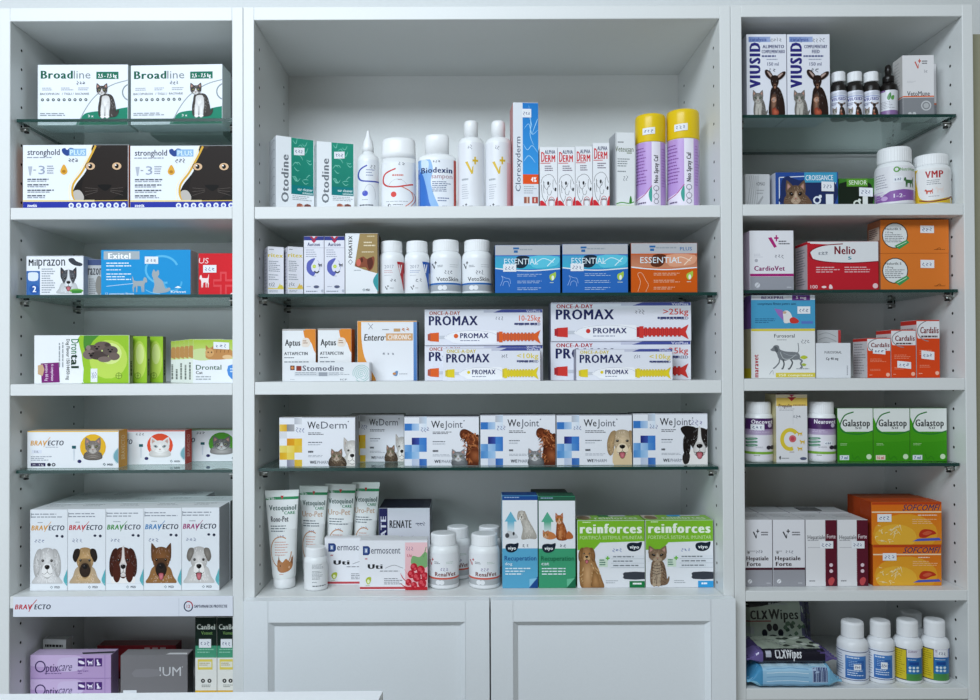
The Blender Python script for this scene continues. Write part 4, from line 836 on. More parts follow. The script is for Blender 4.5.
def art_sto(a):
    a.R(0,0,100,100,'#e2e5e8'); a.T('Stomodine',22,16,70,44,'#6a6c78',2); a.R(8,16,13,40,'#5a2c28'); a.R(15,18,21,44,'#8c3a30'); a.E(10.5,28,1.6,8,'#d88a50'); a.R(13,50,64,72,'#d0d4d8'); a.L(14,52,40,70,2,'#9aa0a8',.4); a.R(41,52,51,72,'#9aa0a8'); a.L(53,54,80,70,2,'#a0a6ae',.4); a.T('ICF',66,86,74,94,'#6a7078',1); a.L(8,88,16,92,1,'#90969c')
    for i in range(5): a.O(90.5,58,1.5+2.1*i,7+9*i,.5,'#8fc0b8',0+40*i,330+40*i)
carton('dental_gel_box','long flat white carton with a teal spiral lying in front','box',283.4,369.6,362.4,'C2',.02,.03,{'f':'#e2e5e8','t':'#d8dadc'},art_sto,0)
def art_ent(a):
    a.R(0,0,100,100,'#e8eaee'); a.S([(-2,-2),(6,-2),(7,30),(12,60),(24,84),(30,102),(-2,102)],'#dd9440',4); a.R(94,0,100,100,'#6a94c8','#4a78b4'); a.R(0,0,100,2,'#e0a050')
    a.T('Entero',11,22,45,33,'#4a4440',2,.2); a.T('-',45,26,48,30,'#4a4440',2); a.R(48,21,93,33,'#d8a878'); a.T('CHRONIC',51,23,90,31,'#f4ece4',2,.1); a.K([(18,4),(26,14)],.4,'#667',False); a.K([(26,5),(19,14)],.4,'#667',False)
    a.L(42,14,58,17,1,'#888'); a.R(61,13,72,18,'#c8a070'); a.H(74,11,90,18,'#c87a3c',2,.6); a.H(42,53,64,57,n=3,w=.4); a.S([(60,90),(64,84),(68,84),(66,92)],'#6a90b8',3); a.L(70,88,92,90,1,'#8a8e94'); a.E(62,88,3,2,'#c88a50')
carton('supplement_box','tall white gut care box with orange left edge and blue right edge','box',357.3,417,320.8,'C2',.052,.05,{'f':'#e8eaee','l':'#dd9440','r':'#4a74a8','t':'#e0b880'},art_ent,0)
def art_pro(col,dk,kg,br,big=True,small=False):
    def f(a):
        a.R(0,0,100,100,'#e4e6ee'); a.R(0,0,100,5 if big else 4,'#c6c8d4','#dcdee8'); a.R(60,0,100,7,'#e0e2ec','#e0e2ec'); 
        b=a.sub(50,0,100,9); b.R(0,0,100,100,'#4a5498') ; a.P([(50,0),(66,0),(58,9),(50,9)],'#c6c8d8'); a.T('VetPlus',86,1.5,98,8,'#e4e6f4',1)
        a.T('ONCE-A-DAY',4,5,30 if not small else 34,15,dk,2); a.T('PROMAX',3.5,18,45 if not small else 48,44,'#252a58',2)
        a.H(60,18,67,32,n=3,w=.4); a.T(kg,80 if not small else 76,17,98,32,col,1); a.L(76,38,98,44,1,'#3a4070',.9); a.T(br,78,38,98,45,'#3a4070',1)
        # syringe
        a.P([(4,66),(12,64),(12,90),(4,88)],col); a.R(2.5,68,5,86,dk); a.R(12,73,17,82,'#c8ccd4'); a.S([(17,76),(22,66),(28,60),(60,59),(61,78),(60,96),(28,95),(22,88),(17,80)],'#f1f2f5',3); a.O(40,77,22,18,.3,'#b4b8c4',180,360)
        a.T('PROMAX',30,66,54,80,'#2c3264',2); a.C(26.5,74,1.9 if big else 1.3,col); a.L(30,86,50,90,1,'#5a608a')
        a.R(61,64,64,90,dk); a.R(63,62,66,92,col); a.R(66,68,93,86,col)
        for i in range(9): a.R(66.5+i*3,65,68.3+i*3,89,dk); 
        for i in range(9): a.R(66.9+i*3,66,67.9+i*3,88,col)
        a.P([(92,70),(98,58),(96,77),(98,96),(92,84)],col)
    return f
OR,ORD='#e0622a','#b8481c'; RD,RDD='#d23a34','#a82828'; YE,YED='#e2cc2c','#b8a41c'
cw={'f':'#e4e6ee','l':'#9498a8','r':'#30366a','t':'#c6c8d4'}
o,z=carton('paste_box','lower orange syringe paste box, half hidden by a small yellow one','box',424.7,543,345.4,'C2',.055,.04,cw,art_pro(OR,'#b05a4c','10-25kg','MEDIUM BREED'),0,'medium size paste boxes with orange syringes')
carton('paste_box','upper orange syringe paste box on top of the left stack','box',424.7,542.7,309.4,'C2',.053,.042,cw,art_pro(OR,'#b05a4c','10-25kg','MEDIUM BREED'),0,'medium size paste boxes with orange syringes',zb=z)
carton('paste_box','small yellow syringe paste box in front of the orange ones','box',442.8,540.3,347.8,'C2',.018,.034,cw,art_pro(YE,'#d0bc3a','<10kg','SMALL BREED',False,True),0,'small paste boxes with yellow syringes')
o,z=carton('paste_box','lower red syringe paste box, half hidden by a small yellow one','box',550.7,691,341.2,'C2',.055,.04,cw,art_pro(RD,'#b02c34','>25kg','LARGE BREED'),0,'large paste boxes with red syringes')
carton('paste_box','upper red syringe paste box on top of the right stack','box',550.9,691.2,302.2,'C2',.053,.042,cw,art_pro(RD,'#b02c34','>25kg','LARGE BREED'),0,'large paste boxes with red syringes',zb=z)
carton('paste_box','small yellow syringe paste box in front of the red ones','box',576.3,672.6,348.9,'C2',.018,.034,cw,art_pro(YE,'#d0bc3a','<10kg','SMALL BREED',False,True),0,'small paste boxes with yellow syringes')
# ---- WeDerm / WeJoint glass shelf
def checks(a,cs):
    for (i,j,c,c2) in cs: a.R(i*10,j*14.3,i*10+10,j*14.3+14.3,c,c2,side=True)
YC=[(2,0,'#b9bcc4','#d8dade'),(0,1,'#e8c85a','#d9a62a'),(1,1,'#8a8c90','#a8a8aa'),(0,2,'#d8dade','#d8dade'),(2,1,'#eceef2','#e4e6ea'),(1,3,'#d9901c','#e0a020'),(2,3,'#e8c03a','#e4b62c'),(0,4,'#e8d878','#e4cc5a'),(1,4,'#ead87a','#e8cc50'),(2,4,'#e4bc34','#e0c050'),(0,5,'#d9a41c','#e4b834'),(1,5,'#e8d060','#e8cc50'),(1,6,'#8a8a9c','#a8a8b4'),(2,6,'#dab232','#e0be48')]
BC=[(2,0,'#b9bcc4','#c8d8e8'),(0,1,'#3a78c0','#3a78c0'),(1,1,'#88b0dc','#b8d0e8'),(1,3,'#26246c','#3a54a8'),(2,3,'#4a86cc','#3a78c4'),(0,4,'#7aacdc','#5a92cc'),(1,4,'#a8c8e8','#88b4e0'),(2,4,'#5a92cc','#3a78c4'),(0,5,'#4a88c8','#68a0d4'),(1,5,'#8ab8e0','#a8c8e8'),(1,6,'#b8c4dc','#c8d0e0'),(2,6,'#3464b0','#4a80c4'),(0,6,'#e4e8f0','#e4e8f0'),(2,1,'#e8ecf2','#d8e4f0')]
def art_we(kind,cs,first):
    def f(a):
        a.R(0,0,100,100,'#e7e9ee'); a.R(0,0,100,1.6,'#9a9aa0'); checks(a,cs)
        a.T('We',36 if kind!='derm' else 37,9,53,23,'#2c2e34',1); a.T('Derm' if kind=='derm' else 'Joint',55 if kind=='derm' else 54,9,89 if kind=='derm' else 78,23,'#5a5e68',0); a.C(91 if kind=='derm' else 80,9,.5,'#5a5e68')
        a.L(38,31,66,37,2,'#4c5058',.45); a.L(38,50,60,54,1,'#6a7078'); a.L(38,55,56,58,1,'#9aa0a8'); a.L(38,68,46,72,1,'#3c4048',.9); a.L(38,77,68,82,2,'#9aa0a8',.35); a.T('WE',40,88,49,94,'#3a3e48',2); a.T('PHARM',50,88,66,94,'#8a8e98',1)
        a.H(22,20,34,32,'#4a5490',3,.4)
        if kind=='derm':
            dog_head(a.sub(80,42,112,104),'#e8e4de','#e0dad2','#efece6','up',chest='#e6e2da'); a.G([(66,100),(68,80),(84,80),(88,100)],'#6a5846','#3c3026',3); a.fur(76,92,9,8,['#3c3026','#8c7a64'],14,5); cat_head(a.sub(67,62,84,90),'#8c7a66','#4a3c30','#c8b8a4','#8a9a60')
        if kind=='mix':
            a.G([(84,100),(83,70),(88,46),(101,40),(101,100)],'#7c3c20','#4a2010',4)
            a.G([(74,36),(76,28),(82,26),(92,34),(99,44),(96,62),(86,62),(82,48),(76,44)],'#8c4626','#54260f',4)
            a.fur(90,60,10,32,['#b4693c','#5a2a14','#c07a4a'],34,7); a.fur(84,40,8,10,['#4c200e','#a05a34'],16,6); a.G([(88,72),(96,68),(101,74),(101,92),(90,90)],'#a05c36','#6a3218',4)
            a.G([(64,100),(66,82),(80,82),(84,100)],'#8a8c8e','#505254',3); cat_head(a.sub(62,64,82,92),'#9a9a9c','#3c3c40','#e0e0de','#9a9a70')
        if kind=='lab':
            a.S([(76,100),(76,70),(84,56),(101,50),(101,100)],'#dcc49c',4); dog_head(a.sub(66,24,108,92),'#dcc4a0','#c4a478','#ecdcc0','flop',tongue=True)
        if kind=='collie':
            a.S([(68,100),(68,82),(78,70),(101,60),(101,100)],'#ece8e4',4); a.S([(68,98),(66,84),(70,74),(76,80),(74,96)],'#2a2624',3); dog_head(a.sub(66,22,112,94),'#241f1e','#1c1817','#ece8e4','flop',tongue=True,blaze='#ece8e4'); a.S([(66,38),(64,28),(72,24),(84,28),(80,38),(76,52)],'#1c1817',3); a.H(78,12,94,24,'#5a4a90',3,.4)
    return f
for x0,x1,tp,Yk,kind,cs,lb,sc in ((279.3,355.2,417.2,.03,'derm',YC,'yellow-chequered white box with white terrier and kitten, leftmost on its glass shelf','#b8b8bc'),
    (349,404,414.6,.095,'derm',YC,'white terrier box set back in shade behind its neighbours on the glass','#999'),
    (404.3,479,416.4,.034,'mix',BC,'blue-chequered box with shaggy red dog and grey cat, left of two','#9a9aa0'),
    (480.4,555.6,414.8,.034,'mix',BC,'blue-chequered box with shaggy red dog and grey cat, right of two','#9a9aa0'),
    (556.6,632,414.8,.036,'lab',BC,'blue-chequered white box with cream retriever','#9a9aa0'),
    (633,707.6,413.4,.036,'collie',BC,'blue-chequered white box with black and white collie','#c8c8cc')):
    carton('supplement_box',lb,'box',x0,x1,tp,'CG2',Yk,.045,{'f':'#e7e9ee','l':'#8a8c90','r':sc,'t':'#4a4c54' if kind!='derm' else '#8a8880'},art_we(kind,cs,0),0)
# ---- bottom centre board
def art_tube(rb,crown='Uro-Pet'):
    def f(a):
        a.R(0,0,100,100,'#e6e9e8'); a.R(0,0,100,9,'#e2e8e4'); a.R(0,7.2,100,10.5,'#2c8a58'); a.P([(46,6),(56,6),(51,10.5)],'#c03038')
        a.T('Vetoquinol',10,17,94,23,'#3a5a54',2); a.T('CARE',58,24.5,92,28,'#3c8a64',2); a.T('Rono-Pet' if rb else crown,14 if rb else 8,30,72 if rb else 88,36.5,'#3c3c44' if rb else '#c09a7c',2 if rb else 1)
        a.L(12,41,88,50,3,'#4a5a66',.35); a.H(34,52,60,56,'#5a64a0',3,.4)
        a.O(46,72,38,18,1.1,'#c08a60',0,300); a.L(24,60,74,78,6,'#d09a8c',.3)
        a.S([(32,86),(38,80),(52,84),(66,80),(80,84),(86,78),(90,88),(78,94),(50,96),(34,93)],'#b0784c',4); a.P([(36,84),(38,76),(44,84)],'#8a5a38'); a.P([(82,84),(90,76),(90,88)],'#8a5a38'); a.E(44,88,1.8,1,'#30201a'); a.E(78,90,3,1.4,'#d8b090')
        a.L(40,97.5,66,99,1,'#c08070')
    return f
TB=[(.62,0,.62),(.64,.01,.64),(.65,.10,.64),(.66,.105,.64),(.68,.13,.60),(.74,.30,.50),(.84,.60,.32),(.93,.85,.14),(.98,.96,.035),(1,.965,.03),(1,1,.03)]
for k,(x0,x1,tp,Yc,ln,lb) in enumerate(((267.3,301.5,488.8,.062,1.5,'white tube with orange ring and fox-coloured cat, foremost at the far left'),
     (298,326.5,484.6,.10,-1,'green-topped tube directly right of the foremost tube, standing behind'),
     (323.5,354.5,482.6,.112,-1,'green-topped tube standing third from the left'),
     (350.4,378.2,481,.124,-1,'green-topped tube furthest right of the four'))):
    o=bottle('tube',lb,'tube',x0,x1,tp,'C3',Yc,TB[2:],[(.60,0,.60),(.63,.006,.63),(.63,.098,.63),(.60,.103,.60)],'#e4e8e6' if k==0 else '#d9e2da','#e9ebec',lab=(.13,.995),art=art_tube(k==0),group=None if k==0 else 'green-topped tubes',lean=math.radians(-ln),capname='cap')
def art_wb(a):
    a.R(0,0,100,100,'#e7e9ea'); a.L(34,6,84,24,4,'#80868c',.35); a.L(34,30,80,64,7,'#7c8288',.35); a.L(34,70,60,76,1,'#8a9096'); a.L(36,84,92,90,1,'#5a6066',.6)
bottle('supplement_bottle','small plain white bottle with tiny grey print in front of the tubes','bottle',304.3,327.4,544.4,'C3',.05,PILL,PILLCAP,lab=(.03,.66),art=art_wb,ridge=.03)
def art_der(fr):
    def f(a):
        a.R(0,0,100,100,'#e9eaee'); a.R(0,93,100,97.5,'#c04a50'); a.R(0,0,100,1.5,'#d0d0d4')
        a.P([(5,12),(13,12),(15.5,16),(15.5,26),(13,30),(5,30)],'#27407c'); a.R(7.5,16,12,26,'#8a9cc0'); a.R(8.8,18,10.8,24,'#e9eaee'); a.T('ermoscent',17,16,60,27,'#5a5e6c',1); a.L(8,36,14,42,1,'#c06a70')
        a.T('Uti',12,48,34,57,'#25272c',3); a.K([(38,56),(50,50),(60,54),(64,56)],.5,'#8a8a90'); a.L(30,61,66,64,1,'#60646c'); a.L(36,76,66,90,4,'#6a6e76',.35)
        a.S([(9,80),(12,74),(17,74),(16,84),(12,88)],'#aebe3c',3); a.E(13,82,2,4,'#e9f0c0'); a.L(9,90,17,92,1,'#7a9a3c')
        if fr:
            a.R(67,5,100,97.5,'#f2c8cc','#e8b0b4'); a.H(68,12,80,24,'#7a4a80',3,.4); a.T('Uti',70,28,77,34,'#c04a60',1); a.R(67,93,100,100,'#c02832')
            a.S([(76,48),(78,32),(88,34),(96,24),(100,30),(100,52),(88,56)],'#7fae74',4); a.K([(98,14),(94,34)],.8,'#6a9a60')
            for x,y,r in ((80,54,7),(90,60,8),(76,68,7),(96,72,7),(84,74,8),(72,84,6),(92,86,8),(80,90,6)):
                a.E(x,y,r*.75,r*1.15,'#b82030'); a.E(x-1.5,y-2,r*.35,r*.5,'#d8505a'); a.E(x+1.5,y+3,r*.25,r*.35,'#d8505a')
            a.K([(70,84),(64,76),(60,66)],.9,'#c83844',taper=True); a.K([(72,72),(66,58)],.9,'#c83844',taper=True); a.K([(74,94),(66,92),(60,86)],.8,'#c83844',taper=True)
    return f
carton('supplement_box','white urinary care box partly hidden behind the one with raspberries','box',324.6,398,537.5,'C3',.07,.018,{'f':'#e9eaee','l':'#c8cacc','t':'#e4e4e6'},art_der(False),0)
carton('supplement_box','white urinary care box with red raspberries, foremost in the centre','box',359.5,427.6,540,'C3',.035,.03,{'f':'#e9eaee','r':'#d0d0d2','l':'#c8cacc','t':'#e4e4e6'},art_der(True),0)
def art_ren(a):
    a.R(0,0,100,100,'#dcdee6'); a.R(0,0,17,100,'#2a2c5c'); a.T('RENATE',3.5,12,14,78,'#e0e2ee',2,rot=90); a.T('RENATE',21,18,64,29,'#22242c',2); a.L(72,22,92,26,1,'#8a8ea0'); a.H(74,20,92,28,n=3,w=.4)
    cat_head(a.sub(42,38,70,74),'#1c1a1a','#0c0a0a','#2c2828','#c8b8a0',tab=False)
carton('supplement_box','white and navy box with black cat face and dark lid, at the back','box',378.9,429.8,508,'C3',.125,.10,{'f':'#dcdee6','l':'#2a2c5c','r':'#b4b6be','t':'#24243a'},art_ren,0,sides={'t':lambda a:(a.R(86,20,98,90,'#3a3a4c'),)})
def art_rv(a):
    a.R(0,0,100,100,'#e8eaec'); vplus(a,4,14,18,36,'#b83038'); a.L(20,24,40,32,2,'#50545c',.4); a.L(58,24,84,32,2,'#a8c0b0',.3); a.H(38,40,66,52,'#7a6a9a',3,.45); a.T('RenalVet',22,54,88,66,'#7c4440',2); a.R(0,70,100,75,'#cf5a48'); a.R(0,75,100,92,'#b4b8ba'); a.C(32,84,2,'#e8eaec'); a.C(44,84,2,'#e8eaec')
for k,(x0,x1,tp,Yc,lb) in enumerate(((445.3,470.5,524,.122,'white bottle with red line in the back row, left one'),(477,501.5,524,.122,'white bottle with red line in the back row, right one'),(428.6,458.8,530,.063,'white bottle with red line in the front row, beside the raspberry box'),(469,499.8,530.6,.063,'white bottle with red line in the front row, beside the light blue box'))):
    bottle('supplement_bottle',lb,'bottle',x0,x1,tp,'C3',Yc,PILL,PILLCAP,lab=(.03,.66),art=art_rv,group='white bottles with a red line',ridge=.03)
def viyo(a,u0,v0,u1,v1):
    b=a.sub(u0,v0,u1,v1); b.S([(2,46),(10,16),(40,6),(70,10),(98,0),(96,40),(82,76),(50,94),(16,84)],'#1c2634',4); b.T('viyo',20,36,80,66,'#f0f4f4',2)
def art_rec(cat):
    def f(a):
        bg,dk=('#5aa8cc','#2a66a8') if not cat else ('#3f9c72','#1f6a4a')
        a.R(0,0,100,100,'#e8ebee'); a.R(0,0,100,5,'#1f4a8c' if not cat else '#2c5c48'); a.R(0,57,100,100,bg)
        a.L(6,1.5,50,3.5,1,'#a0b8d8')
        a.P([(15,28),(7,28),(24,17),(41,28),(33,28)],'#6ab4cc' if not cat else '#58ac8c'); a.R(14.5,28,34,40,'#6ab4cc' if not cat else '#58ac8c','#e0eaee')
        if not cat:
            a.G([(54,47),(58,36),(52,26),(56,19),(66,19),(74,26),(86,34),(97,43),(94,47),(76,46.5)],'#d4cfc6','#a29c92',4); a.fur(72,36,14,9,['#a8a298','#ece8e0'],30,3); a.K([(62,34),(60,46)],.4,'#9a948a'); dog_head(a.sub(42,15,68,29),'#ddd6ca','#c8beb0','#e8e2d8','flop'); a.S([(10,44),(16,38),(34,40),(44,44),(40,46),(14,46)],'#c9ccce',3); a.E(14,43,6,2.6,'#4a4c50'); a.E(32,41,3,2,'#303236')
        else:
            a.G([(50,47),(48,34),(52,27),(64,27),(74,35),(78,47)],'#c0703c','#84401c',4); a.fur(62,38,11,8,['#8a4420','#dc9c68'],26,3); a.R(55,38,62,46.5,'#d08c58','#c07a48'); cat_head(a.sub(44,17,68,31),'#c8763c','#8a4420','#e8c8a8','#8aa050'); a.S([(12,44),(20,38),(40,40),(48,45),(30,47)],'#c87c48',3); a.S([(74,46),(80,38),(92,42),(92,46)],'#b86838',3); cat_head(a.sub(10,36,28,46),'#d08850','#8a4420','#e8c8a8','#8aa050',tab=False)
        viyo(a,8,51,46,62); a.H(56,52,78,56,n=2,w=.45)
        a.T('Recuperation',6,65,96,70,dk if cat else '#1f4a8c',1); a.T('dog' if not cat else 'cat',7,72,28,75,'#e4f2f6',1); a.L(8,78,82,87,3,'#e4f2f6',.4)
        a.P([(74,100),(100,87),(100,100)],'#1f4a8c' if not cat else '#1f6a4a'); a.P([(76,90),(98,89),(76,99)],'#8ac4e0' if not cat else '#6abc96')
    return f
carton('nutrition_box','light blue and white tall box with sitting pale dog and up arrow','box',502.2,537.6,495.6,'C3',.045,.04,{'f':'#5aa8cc','l':'#9ab8c8','t':'#1f4a8c'},art_rec(False),0)
carton('nutrition_box','green and white tall box with ginger cat and up arrow','box',538.6,575.3,496.2,'C3',.045,.04,{'f':'#3f9c72','l':'#8ab8a4','t':'#2c5c48'},art_rec(True),0)
carton('nutrition_box','dark box just showing its black top behind the blue and green pair','box',532.5,567.8,492.4,'C3',.10,.04,{'f':'#23302c','t':'#2c302e'},None,0)
def art_rei(cat):
    def f(a):
        a.R(0,0,100,100,'#e6e8ec'); a.P([(-1,0),(101,0),(101,32),(60,33),(30,40),(24,46),(-1,46)],'#7db82e'); a.R(0,30,60,31,'#7db82e') 
        a.P([(-1,44),(24,44),(34,33),(101,31),(101,60),(-1,60)],'#e6e8ec')
        a.L(8,2,22,5,1,'#dcf0c0'); a.T('reinforces',4,5,96,19,'#eef6e4',3); a.T('FORTIFICĂ SISTEMUL IMUNITAR',4,21,97,28,'#cfe6a8',0); 
        viyo(a,73,32,96,47) ; a.H(52,41,67,47,'#6a80b4',3,.5)
        a.R(40,52,100,71,'#dfe3e8'); 
        for y in (52,58.5,65): a.K([(50,y+5),(99,y+5)],.3,'#a0a6ac',False); a.L(53,y+1,96,y+3,1,'#7c8288',.9)
        a.R(32,57,45,69,'#cfe0cc'); a.L(33,58,44,68,3,'#2c6a5a',.5); a.P([(42,55),(44,55),(44,53),(46,53),(46,55),(48,55),(48,57),(46,57),(46,59),(44,59),(44,57),(42,57)],'#6ab83a')
        a.S([(70,77),(101,77),(101,87),(70,87),(68.5,82)],'#3c4048',2); a.L(42,89,62,95,2,'#9aa0a6',.3)
        c='#1f7a44' if not cat else '#38a0dc'; a.R(77,90,100,100,c); a.L(82,92.5,96,95,1,'#fff',1.0)
        if cat:
            cat_sit(a.sub(0,38,35,97),'#94785e','#40302a','#b8a48c','#3a3428',tab=True,bib=True,head=(6,-4,94,42)); c_=a.sub(0,38,35,97); [c_.K([(24,46+k*7),(46,50+k*7),(72,46+k*7)],.5,'#40302a',taper=True) for k in range(4)]; c_.fur(50,66,30,26,['#4c3a2e','#c8b49c'],40,6)
        else:
            a.G([(7,101),(3,72),(6,54),(22,52),(30,70),(36,86),(38,101)],'#c09264','#8a6238',4); a.fur(19,80,14,18,['#94693e','#d8b484','#a87a4c'],46,6); a.G([(9,100),(10,66),(17,62),(21,70),(19,100)],'#cca274','#a87c50',3); a.G([(22,100),(23,76),(30,80),(33,100)],'#b88858','#8a6238',3); dog_head(a.sub(1,37,27,66),'#b88654','#96683c','#d0aa7c','flop',tongue=True)
    return f
def art_reit(a):
    a.R(0,0,100,100,'#8cc04a'); a.R(0,0,24,60,'#c8bcae'); a.E(12,50,9,38,'#8a7258'); a.T('reinforces',28,30,92,80,'#dcecc8',2); a.R(36,0,52,30,'#2c7a44'); a.R(52,0,78,22,'#c8ccd0'); a.L(80,5,96,20,1,'#555')
def art_reit2(a):
    a.R(0,0,100,100,'#8cc04a'); a.R(0,0,22,70,'#c8bcae'); a.E(12,50,9,38,'#8a7258'); a.T('reinforces',28,30,92,80,'#dcecc8',2); a.R(40,0,60,30,'#38a0dc'); a.R(60,0,90,22,'#c8ccd0')
carton('nutrition_box','lime-topped white box with golden retriever','box',577.2,644.7,520.4,'C3',.045,.046,{'f':'#e6e8ec','l':'#6a8a40','t':'#8cc04a'},art_rei(False),0,sides={'t':art_reit})
carton('nutrition_box','lime-topped white box with sitting tabby cat','box',645.5,713.3,520,'C3',.045,.046,{'f':'#e6e8ec','l':'#6a8a40','r':'#9aa0a2','t':'#8cc04a'},art_rei(True),0,sides={'t':art_reit2})
# ================================================================== RIGHT BOOKCASE
def dogpup(a,c='#33241f',c2='#c08c70'):
    k=mix(c,'#000000',.4)
    a.G([(22,99),(24,60),(34,38),(66,38),(86,58),(94,84),(86,99)],c,k,4); a.G([(30,98),(28,62),(38,50),(54,50),(56,70),(52,98)],mix(c2,c,.35),c,3)
    a.G([(34,60),(50,58),(54,66),(42,70),(32,66)],'#b8a49a',c2,3); a.G([(34,84),(46,80),(60,84),(66,92),(54,99),(38,98)],'#c8684c','#8a3c2c',3)
    a.G([(34,22),(18,18),(4,10),(2,2),(12,0),(28,5),(40,14)],k,c,4); a.G([(60,22),(76,20),(94,12),(98,5),(88,4),(72,8),(56,15)],k,c,4)
    a.G([(32,18),(12,5),(18,4),(34,12)],'#c8b4ac','#a08478',2); a.G([(64,18),(86,9),(80,7),(62,13)],'#c8b4ac','#a08478',2)
    a.G([(34,13),(60,13),(66,24),(60,34),(50,41),(42,40),(32,32),(28,22)],c,k,4); a.G([(42,30),(54,30),(54,38),(48,42),(42,38)],c2,c,3); a.E(47.5,34,4,1.8,'#120c0a'); a.E(38,25,3.4,1.7,'#0c0806'); a.E(57,25,3.4,1.7,'#0c0806'); a.E(37,24.5,1,.5,'#ddd'); a.E(56,24.5,1,.5,'#ddd'); a.fur(58,62,22,22,[k,mix(c,'#ffffff',.08)],20,7)
def art_viu(en):
    def f(a):
        a.R(0,0,100,100,'#e6e8f0'); a.R(5,3,60,9.5,'#7a90c4','#a0b0d8',side=True); a.T('catalysis',8,4,50,8.5,'#2c3c88',1); a.H(60,4,90,10,n=4,w=.4)
        a.T('VIUSID',7,10,34,65,'#2e2a78',3,rot=90); 
        a.T('COMPLEMENTARY' if en else 'ALIMENTO',40,13,94,17,'#3c4470',2); a.T('FEED' if en else 'COMPLEMENTARIO',58 if en else 38,19,76 if en else 96,23,'#3c4470',2); a.L(38,25.5,94,28,1,'#5a628c',.8); a.L(50,30,82,32,1,'#8a90a8'); a.T('150 ml',52,34,80,38,'#3c4470',1); a.H(54,41,76,46,n=2,w=.5)
        cat_sit(a.sub(8,66,52,99),'#8a8680','#4c4844','#c8c4bc','#7a8a70',tab=True,bib=True,head=(10,0,78,56)); dogpup(a.sub(44,43,98,100))
    return f
for k,(x0,x1) in enumerate(((746.6,786.4),(787.2,829.8))):
    carton('supplement_box',('tall white liquid feed supplement box with purple letters, left of two','tall white liquid feed supplement box with purple letters, right of two')[k],'box',x0,x1,34.2,'RG1',.028,.06,{'f':'#e6e8f0','l':'#b8bac4','t':'#c8cad4'},art_viu(k),0)
def art_vb(a):
    a.R(0,0,100,100,'#dfe2ec'); a.P([(0,12),(100,0),(100,14),(0,26)],'#c8ccd8'); a.T('VIUSID',10,26,92,38,'#3a3c90',2,.1); a.R(0,20,100,23,'#8a9ac8'); dogpup(a.sub(46,44,92,98)); cat_head(a.sub(14,60,44,92),'#8a8680','#4c4844','#c8c4bc'); a.L(12,46,50,58,2,'#7a80a0',.4); a.R(0,92,36,100,'#4a62b0')
SMB=[(.90,0),(1,.02),(1,.68),(.93,.73),(.74,.77),(.70,.79)]; SMC=[(.80,.79),(.86,.80),(.86,.975),(.80,1)]
for k,(x0,x1,lb) in enumerate(((830.8,846,'small dark bottle with white cap, nearest the tall boxes'),(846.6,862.6,'small dark bottle with white cap, middle of three'),(863.2,879,'small dark bottle with white cap, beside the black dropper'))):
    bottle('supplement_bottle',lb,'bottle',x0,x1,71,'RG1',.045,SMB,SMC,'#23201f','#e6e8ea',lab=(.03,.58),art=art_vb,group='small dark bottles with white caps',ridge=.04)
def art_ml(a):
    a.R(0,0,100,100,'#d9dbe0'); a.R(0,78,100,100,'#8a6a9c'); a.S([(50,16),(62,10),(64,26),(52,40),(42,30)],'#4a8a4a',3); a.S([(66,24),(80,22),(76,38),(64,36)],'#5a9a4a',3); a.L(10,44,90,74,5,'#8a8c94',.3); a.R(0,0,34,6,'#8a6a9c')
bottle('dropper_bottle','small black dropper bottle with a leaf on its label','bottle',880,896.8,64.6,'RG1',.045,[(.92,0),(1,.02),(1,.58),(.9,.62),(.56,.66),(.5,.67)],[(.60,.665),(.64,.67),(.64,.775),(.60,.785),(.34,.80),(.38,.90),(.34,.97),(.2,1)],'#191615','#1b1918',lab=(.03,.50),art=art_ml,capname='dropper')
def art_vm(a):
    a.R(0,0,100,100,'#e2e1e2'); vplus(a,38,6,60,22,'#c8503c'); a.L(62,9,82,16,2,'#5a5a60',.5); a.H(68,24,80,30,n=2,w=.3); a.L(14,42,46,46,2,'#c0c0c4',.3)
    a.R(0,66,100,68,'#df6a3c'); a.R(0,69,100,100,'#8a8c90'); a.T('VetoMune',14,58.5,86,66,'#3a3c42',1) ; a.C(74,82,4.2,'#c8cacc'); a.C(74,82,3.2,'#8a8c90'); a.C(74,82,2.2,'#b8babc'); a.C(22,95,1.5,'#c8cacc'); a.C(36,95,1.5,'#c8cacc')
carton('supplement_box','white and grey carton with orange line, seen at an angle','box',902.6,934,55.4,'RG1',.03,.034,{'f':'#e2e1e2','l':'#cfcdca','t':'#ddd'},art_vm,-2,sides={'l':lambda a:(a.L(20,8,80,50,8,'#b0aeac',.3),a.R(0,66,100,68,'#c86a4c'),a.R(0,69,100,100,'#808286'))})
carton('supplement_box','white and grey carton showing only its edge behind the orange-lined one','box',913,936.4,64,'RG1',.066,.04,{'f':'#d0cfd0'},lambda a:(a.R(0,66,100,69,'#c86a4c'),a.R(0,69,100,100,'#808286')),0)
